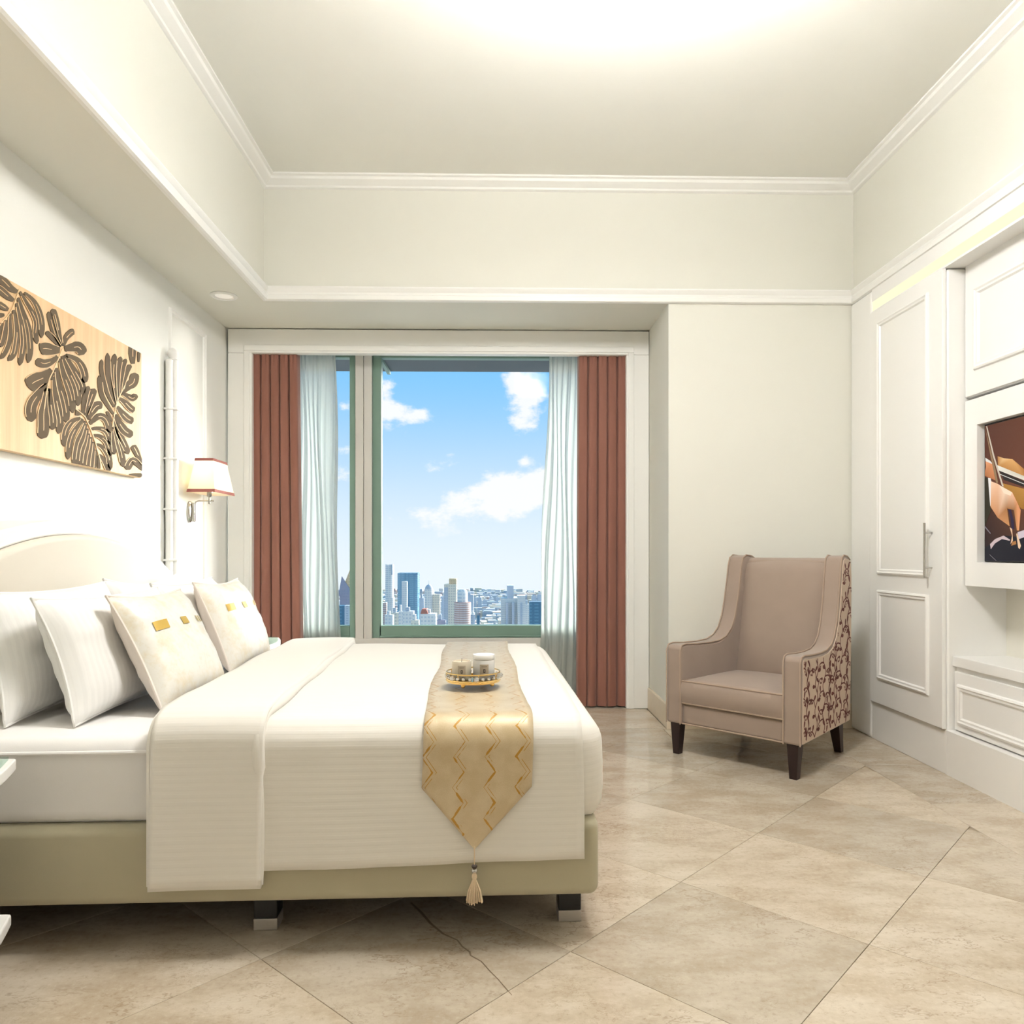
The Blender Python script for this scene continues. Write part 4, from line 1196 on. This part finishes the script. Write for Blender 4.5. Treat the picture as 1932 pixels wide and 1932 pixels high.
rect_clip = (PY0 + .002, PY1 - .002, PZ0 + .002, PZ1 - .002)
for key, (zz, lobes) in leaves.items():
    ox, oy, sc = Z[zz]; mb = MB(); vein = MB()
    for (pts, wd) in lobes:
        C = sample(pts, 14); n = len(C)
        Lft, Rgt = [], []
        for i, (x, y) in enumerate(C):
            q = i / (n - 1)
            a, b = C[max(0, i - 1)], C[min(n - 1, i + 1)]
            dx, dy = b[0] - a[0], b[1] - a[1]; L = math.hypot(dx, dy) or 1
            wv = wd * .575 * (.42 + .58 * min(1, q / .5) ** .8) * (math.sqrt(max(0, 1 - ((q - .80) / .2) ** 2)) if q > .80 else 1)
            if q == 1: wv = wd * .05
            Lft.append((x - dy / L * wv, y + dx / L * wv)); Rgt.append((x + dy / L * wv, y - dx / L * wv))
        for i in range(n - 1):
            quad = [Lft[i], Lft[i + 1], Rgt[i + 1], Rgt[i]]
            W4 = clip([wallpt(ox + p[0] * sc, oy + p[1] * sc) for p in quad], rect_clip)
            if len(W4) >= 3 and area(W4) > 1e-7:
                mb.prism(W4, 0, XPn - .002, XPn + .004)
        def strip(poly, wv, xt):
            for (x, y), (x2, y2) in zip(poly[:-1], poly[1:]):
                dx, dy = x2 - x, y2 - y; L = math.hypot(dx, dy) or 1; nx_, ny_ = -dy / L * wv, dx / L * wv
                W4 = clip([wallpt(ox + p[0] * sc, oy + p[1] * sc) for p in ((x + nx_, y + ny_), (x2 + nx_, y2 + ny_), (x2 - nx_, y2 - ny_), (x - nx_, y - ny_))], rect_clip)
                if len(W4) >= 3 and area(W4) > 1e-8: vein.prism(W4, 0, XPn + .003, xt)
        if len(pts) > 2: strip(Lft[1:13], 5.5 if zz in (1, 3) else 4.0, XPn + .0050)
        if wd * sc > 9 and len(pts) > 2:
            for i in range(5, 11):
                (x, y), (x2, y2) = C[i], C[i + 1]; wv = 5.5 if zz in (1, 3) else 4.0
                dx, dy = x2 - x, y2 - y; L = math.hypot(dx, dy) or 1; nx_, ny_ = -dy / L * wv, dx / L * wv
                W4 = clip([wallpt(ox + p[0] * sc, oy + p[1] * sc) for p in ((x + nx_, y + ny_), (x2 + nx_, y2 + ny_), (x2 - nx_, y2 - ny_), (x - nx_, y - ny_))], rect_clip)
                if len(W4) >= 3 and area(W4) > 1e-8: vein.prism(W4, 0, XPn + .003, XPn + .0052)
    if key in ribs: strip(sample(ribs[key], 20), 9.0 if zz in (1, 3) else 6.0, XPn + .0054)
    lf = rel(mb.build('leaf', 'leaf', None, fix=True), pn)
    if vein.v:
        vo = vein.build('vein', 'wood', None); vo.parent = lf

# ================================================================== BAMBOO POST, WALL PANEL MOULDING, WALL LAMP
bp = empty('bamboo_post', (-1.862, 4.405, 0), 0, 'white bamboo-style half post with ball finial beside the headboard', 'post')
for k, (dx, dy) in enumerate(((.012, 0), (-.008, -.028), (-.008, .028))):
    mb = MB()
    prof = []
    zz = .0
    rings = [.0, .20, .49, .78, 1.07, 1.36, 1.65, 1.935, 2.215]
    for i in range(len(rings) - 1):
        a, b = rings[i], rings[i + 1]
        prof += [(.0215, a + .002), (.0205, a + .012), (.0195, (a + b) / 2), (.0205, b - .012), (.0215, b - .002), (.0185, b)]
    MB().lathe(prof, dx, dy, 14).build('reed', 'lacquer', bp, smooth=True, angle=50)
for z in (.49, .78, 1.07, 1.36, 1.65, 1.935):
    MB().prism([(-.035, -.050), (-.035, .050), (.0, .055), (.034, .022), (.036, -.022), (.0, -.055)], 2, z - .006, z + .006).build('binding', 'lacquer', bp, bevel=.003)
MB().lathe([(.030, 2.215), (.032, 2.222), (.018, 2.230), (.022, 2.236), (.031, 2.252), (.029, 2.270), (.015, 2.286), (.003, 2.292)], 0, 0, 18).build('finial', 'lacquer', bp, smooth=True)
pm = struct(moulding(None, XL, 4.437, 4.985, .30, 2.54, .035, .016, 'trim', 'trim_5', sgn=1))

lm = empty('wall_lamp', (XL, 4.733, 1.365), 0, 'nickel wall lamp with cream shade edged in maroon above the nightstand', 'lamp')
# oval backplate on the wall
mb = MB()
for (o_, x) in ((1.0, .0), (1.0, .008), (.86, .018), (.5, .022)):
    for k in range(28):
        a = 2 * math.pi * k / 28; mb.v.append((x, .040 * o_ * math.cos(a), .066 * o_ * math.sin(a)))
for r in range(3):
    for k in range(28): mb.face((r * 28 + k, r * 28 + (k + 1) % 28, (r + 1) * 28 + (k + 1) % 28, (r + 1) * 28 + k))
mb.face(range(84, 112)); mb.face(list(range(28))[::-1])
mb.build('backplate', 'chrome', lm, smooth=True)
MB().box(.018, .036, -.012, .012, -.062, .055).build('bracket', 'chrome', lm, bevel=.004)
MB().tube([(.032, 0, -.02), (.034, 0, .045), (.040, 0, .060), (.055, 0, .066), (.150, 0, .066)], .0045, 10).build('arm', 'chrome', lm, smooth=True)
MB().lathe([(.003, .046), (.007, .050), (.006, .058), (.006, .078), (.004, .088), (.012, .092), (.014, .10), (.014, .125)], .124, .0, 14).build('stem', 'chrome', lm, smooth=True)
SX, SY, SZ0, SZ1 = .124, .035, .112, .322
b0, b1 = (.083, .172), (.052, .118)
def frus_wall(z0, z1, name, mat, off=0.0, th=.0):
    def rr(z):
        q = (z - SZ0) / (SZ1 - SZ0); return (b0[0] + (b1[0] - b0[0]) * q + off, b0[1] + (b1[1] - b0[1]) * q + off)
    a, b = rr(z0), rr(z1); mb = MB()
    for (r_, z) in ((a, z0), (b, z1)):
        mb.v += [(SX - r_[0], SY - r_[1], z), (SX + r_[0], SY - r_[1], z), (SX + r_[0], SY + r_[1], z), (SX - r_[0], SY + r_[1], z)]
    for q in range(4): mb.face((q, (q + 1) % 4, 4 + (q + 1) % 4, 4 + q))
    return mb.build(name, mat, lm, solid=th)
frus_wall(SZ0, SZ1, 'shade', 'shade')
frus_wall(SZ0, SZ0 + .018, 'lower_braid', 'shadetrim', .0015, .002)
frus_wall(SZ1 - .016, SZ1, 'upper_braid', 'shadetrim', .0015, .002)
MB().lathe([(.004, .120), (.015, .13), (.022, .155), (.022, .175), (.012, .195), (.003, .20)], SX, SY, 14).build('bulb', 'bulb', lm, smooth=True)
pl = bpy.data.lights.new('lamp_glow', 'POINT'); pl.energy = 2.2; pl.color = (1, .86, .62); pl.shadow_soft_size = .03
plo = bpy.data.objects.new('lamp_glow', pl); COL.objects.link(plo); plo.parent = lm; plo.location = (SX, SY, .235)

# ================================================================== WING ARMCHAIR
ch_r = Vector((.688, -.725, 0)); ch_b = Vector((.725, .688, 0))
# local: x across (image-left to image-right), y backwards from the front, z up
F0 = Vector((1.212, 3.918, 0))
chair = empty('armchair', F0, math.atan2(ch_r.y, ch_r.x), 'brown-beige velvet wing armchair with vine-print sides and dark tapered legs', 'armchair')
HWd = .385; ARM = .095
def xw(y): return HWd - .055 * max(0, y) / .74          # plan tapers to the back
top = [(.0, .575), (.012, .600), (.05, .607), (.15, .600), (.28, .598), (.37, .604), (.435, .625), (.485, .668), (.52, .735), (.548, .83), (.572, .94), (.588, 1.03), (.605, 1.078), (.64, 1.096), (.70, 1.090), (.745, 1.070)]
sidep = [(.0, .172)] + top + [(.762, .98), (.755, .6), (.73, .172)]
for sg in (-1, 1):
    mb = MB(); n = len(sidep)
    for lay, (ins, ov) in enumerate(((0, 0), (ARM, 0))):
        for (y, z) in sidep: mb.v.append((sg * (xw(y) - ins), y, z))
    mb.face(range(n)); mb.face(list(range(n, 2 * n))[::-1])
    for i in range(n): mb.face((i, (i + 1) % n, n + (i + 1) % n, n + i))
    arm = mb.build('wing_arm', 'chairfab', chair, bevel=.014, seg=4)
    # printed outer panel, a hair proud, with the vine print on it
    insp = []
    cy_, cz_ = .42, .5
    for i in range(n):
        a, b, c = sidep[i - 1], sidep[i], sidep[(i + 1) % n]
        t1 = Vector((b[0] - a[0], b[1] - a[1])).normalized(); t2 = Vector((c[0] - b[0], c[1] - b[1])).normalized()
        nn = Vector((t1.y + t2.y, -t1.x - t2.x)).normalized()
        insp.append((b[0] + nn.x * .016, b[1] + nn.y * .016))
    mb = MB(); mb.v = [(sg * (xw(y) - .004), y, z) for y, z in insp] + [(sg * (xw(y) + .004), y, z) for y, z in insp]
    mb.face(range(n)); mb.face(range(n, 2 * n))
    for i in range(n): mb.face((i, (i + 1) % n, n + (i + 1) % n, n + i))
    side = mb.build('side_panel', 'printbase', arm)
    # piping round the inner and outer edges of the arm
    for ins, nm in ((.004, 'outer_piping'), (ARM - .004, 'inner_piping')):
        MB().tube([(sg * (xw(y) - ins), y - (.004 if i < 2 else 0), z + (.002 if i > 1 else 0)) for i, (y, z) in enumerate(sidep[:17])], .0042, 6).build(nm, 'piping', arm, smooth=True)
    if sg == 1:
        # scrolling vines: stems that curl, with drop-shaped leaves; flat print on the cloth
        vm = MB(); rnd = random.Random(11)
        def inside(y, z):
            c = False; P = insp
            for i in range(len(P)):
                (y1, z1), (y2, z2) = P[i - 1], P[i]
                if (z1 > z) != (z2 > z) and y < (y2 - y1) * (z - z1) / (z2 - z1) + y1: c = not c
            return c
        def put(poly):
            if all(inside(*p) for p in poly):
                o_ = len(vm.v); vm.v += [(xw(y) + .0046, y, z) for y, z in poly]; vm.face(range(o_, o_ + len(poly)))
        def stroke(P, w0, w1):
            for i in range(len(P) - 1):
                (a, b), (c, d) = P[i], P[i + 1]; L = math.hypot(c - a, d - b) or 1; q = i / len(P)
                wv = w0 + (w1 - w0) * q; nx_, nz_ = -(d - b) / L * wv, (c - a) / L * wv
                put([(a + nx_, b + nz_), (c + nx_, d + nz_), (c - nx_, d - nz_), (a - nx_, b - nz_)])
        def leafm(y, z, ang, L, w_):
            P = []
            for k in range(9):
                q = 2 * math.pi * k / 9; lx = (1 - math.cos(q)) / 2 * L; ly = math.sin(q) * w_ * (.35 + .65 * (1 - math.cos(q)) / 2)
                P.append((y + lx * math.cos(ang) - ly * math.sin(ang), z + lx * math.sin(ang) + ly * math.cos(ang)))
            put(P)
        def curl(y, z, ang, turn, L, n_=14):
            P = [(y, z)]; a = ang
            for k in range(n_):
                a += turn * (.05 + .95 * (k / n_) ** 2); st = L / n_ * (1.15 - .55 * k / n_)
                y += math.cos(a) * st; z += math.sin(a) * st; P.append((y, z))
            return P, a
        yy0 = -.02
        col_i = 0
        while yy0 < .80:
            y_, z_ = yy0, .15; a = math.pi / 2; sgn = 1 if col_i % 2 else -1; stp = 0
            main = [(y_, z_)]
            while z_ < 1.12:
                a = math.pi / 2 + .75 * math.sin(stp * .55 + col_i * 1.1)
                y_ += math.cos(a) * .014 + .0006; z_ += math.sin(a) * .014; main.append((y_, z_))
                if stp % 6 == 2:
                    sgn = -sgn
                    P, ae = curl(y_, z_, a + sgn * .7, sgn, rnd.uniform(.11, .15)); stroke(P, .0042, .0028)
                    leafm(P[-1][0], P[-1][1], ae, .016, .009)
                    m_ = P[5]; leafm(m_[0], m_[1], a - sgn * .4 + rnd.uniform(-.3, .3), .038, .013)
                    leafm(P[8][0], P[8][1], a + sgn * 2.2, .030, .011)
                if stp % 6 == 5: leafm(y_, z_, a - sgn * .9, .042, .014)
                stp += 1
            stroke(main, .0042, .0042)
            yy0 += .098; col_i += 1
        vo = vm.build('vine_print', 'vine', side, fix=False); vo['label'] = 'maroon scrolling vine print'
# front rail, seat base, back
xi = HWd - ARM
MB().box(-xi - .002, xi + .002, .012, .10, .172, .286).build('front_rail', 'chairfab', chair, bevel=.016, seg=4)
MB().tube([(-xi, .010, .176), (xi, .010, .176)], .0042, 6).build('rail_piping', 'piping', chair, smooth=True)
MB().box(-xi + .01, xi - .04, .09, .66, .180, .275).build('seat_base', 'chairfab', chair)
def seat():
    mb = MB(); n = 22; Lx, y0, y1, z0, z1 = xi - .004, .004, .575, .288, .428
    def fn(u, v, sgn):
        s, t = 2 * u - 1, 2 * v - 1
        ex = max(0, 1 - abs(s) ** 6); ey = max(0, 1 - abs(t) ** 8)
        taper = 1 - .055 * v
        hh = (z1 - z0) / 2
        e = (ex * ey) ** .5
        zc = (z0 + z1) / 2 - .008
        up = hh * (.86 + .14 * e) + (.018 * (1 - s * s) * (1 - t * t) if sgn > 0 else 0)
        bulge = 0
        return (Lx * s * taper, y0 + (y1 - y0) * v, zc + sgn * up)
    for sgn in (1, -1): mb.grid(lambda u, v: fn(u, v, sgn), n, n)
    W = n + 1; N = W * W
    rim = [i for i in range(W)] + [W * j + n for j in range(1, W)] + [W * n + i for i in range(n - 1, -1, -1)] + [W * j for j in range(n - 1, 0, -1)]
    # boxed border with a slight belly
    o = len(mb.v); K = len(rim)
    for q in (1, 2, 3):
        for i in rim:
            a, b = Vector(mb.v[i]), Vector(mb.v[N + i]); p = a.lerp(b, q / 4)
            d = Vector((p.x / Lx if abs(p.x) > Lx * .86 else 0, -1 if p.y < .01 else (1 if p.y > .57 else 0), 0))
            if d.length > 0: p += d.normalized() * .014 * math.sin(math.pi * q / 4)
            mb.v.append(tuple(p))
    rows = [rim] + [[o + q * K + k for k in range(K)] for q in range(3)] + [[N + i for i in rim]]
    for r in range(4):
        for k in range(K): mb.face((rows[r][k], rows[r][(k + 1) % K], rows[r + 1][(k + 1) % K], rows[r + 1][k]))
    ob = mb.build('seat_cushion', 'chairfab', chair, smooth=True, angle=55)
    MB().tube([mb.v[i] for i in rim], .0042, 6, closed=True).build('cushion_piping', 'piping', ob, smooth=True)
    MB().tube([mb.v[N + i] for i in rim], .0042, 6, closed=True).build('cushion_piping', 'piping', ob, smooth=True)
seat()
# padded inner back and outer back
def backpad():
    mb = MB(); n = 24
    def fn(u, v):
        s = 2 * u - 1; z = .36 + (1.072 - .36) * v
        yb = .525 + .115 * v
        xwid = (xw(yb) - ARM + .006)
        bul = .030 * max(0, 1 - s ** 4) * max(0, 1 - (2 * v - 1) ** 6) + .012 * math.exp(-((v - .25) / .25) ** 2) * (1 - s * s)
        roll = .05 * max(0, (v - .93) / .07) ** 2
        return (xwid * s, yb - bul + roll, z + .010 * (1 - s * s) * v)
    mb.grid(fn, n, n)
    return mb.build('back_pad', 'chairfab', chair, smooth=True, angle=180)
backpad()
P = [(.60, .30), (.655, 1.066), (.69, 1.084), (.735, 1.070), (.752, .9), (.745, .55), (.722, .172), (.60, .172)]
MB().prism([(y, z) for y, z in P], 0, -xi + .02, xi - .02).build('back_frame', 'chairfab', chair, bevel=.01, seg=3)
# legs: tapered dark walnut, rear pair raked
def leg(x, y, dx, dy):
    a, b = .030, .019; zt = .178
    v = [(x - a, y - a, zt), (x + a, y - a, zt), (x + a, y + a, zt), (x - a, y + a, zt)]
    v += [(x + dx - b, y + dy - b, 0), (x + dx + b, y + dy - b, 0), (x + dx + b, y + dy + b, 0), (x + dx - b, y + dy + b, 0)]
    mb = MB(); mb.add(v, [(0, 1, 2, 3), (7, 6, 5, 4), (0, 4, 5, 1), (1, 5, 6, 2), (2, 6, 7, 3), (3, 7, 4, 0)])
    mb.build('leg', 'darkwood', chair, bevel=.002)
leg(-HWd + .050, .040, .0, -.004); leg(HWd - .050, .040, .0, -.004)
leg(-HWd + .105, .660, .0, .045); leg(HWd - .105, .660, .0, .045)
# ================================================================== LIGHT FITTINGS, SOME ADDED OUT OF VIEW
cl = empty('fill_pendant', (.50, 2.27, ZC), 0, 'added unseen drum-shaped fill lamp under the tray ceiling', 'lamp')  # added above the view to brighten the whole room
MB().lathe([(.06, 0), (.06, -.02), (.05, -.03)], 0, 0, 24).build('ceiling_rose', 'chrome', cl, smooth=True)
MB().tube([(0, 0, -.02), (0, 0, -.24)], .006, 8).build('rod', 'chrome', cl, smooth=True)
MB().lathe([(.02, -.225), (.27, -.23), (.28, -.235), (.28, -.44), (.27, -.445), (.02, -.45)], 0, 0, 40).build('fill_drum', 'fill_glow', cl, smooth=True)
def downlight(x, y, label, power):
    d = empty('downlight', (x, y, ZS), 0, label, 'downlight', 'recessed soffit downlights')
    MB().lathe([(.080, 0), (.082, -.004), (.074, -.010), (.058, -.010), (.052, -.002), (.052, .0)], 0, 0, 32, cap=False).build('trim_ring', 'trim', d, smooth=True)
    MB().lathe([(.052, -.003), (.03, -.0045), (.002, -.005)], 0, 0, 24).build('lens', 'downglow', d, smooth=True)
    ld = bpy.data.lights.new('downlight_beam', 'SPOT'); ld.energy = power; ld.spot_size = R(120); ld.spot_blend = .8; ld.shadow_soft_size = .05; ld.color = (1, .95, .87)
    lo = bpy.data.objects.new('downlight_beam', ld); COL.objects.link(lo); lo.parent = d; lo.location = (0, 0, -.015)
downlight(-1.672, 4.69, 'recessed white downlight in the soffit near the window alcove', 5)
downlight(-1.60, 2.15, 'added unseen downlight in the soffit, brightening the left wall by the bed', 22)  # added out of view to brighten the left wall
downlight(-1.60, .55, 'added unseen fill downlight in the soffit nearest the camera side', 12)  # another unseen downlight, added for fill
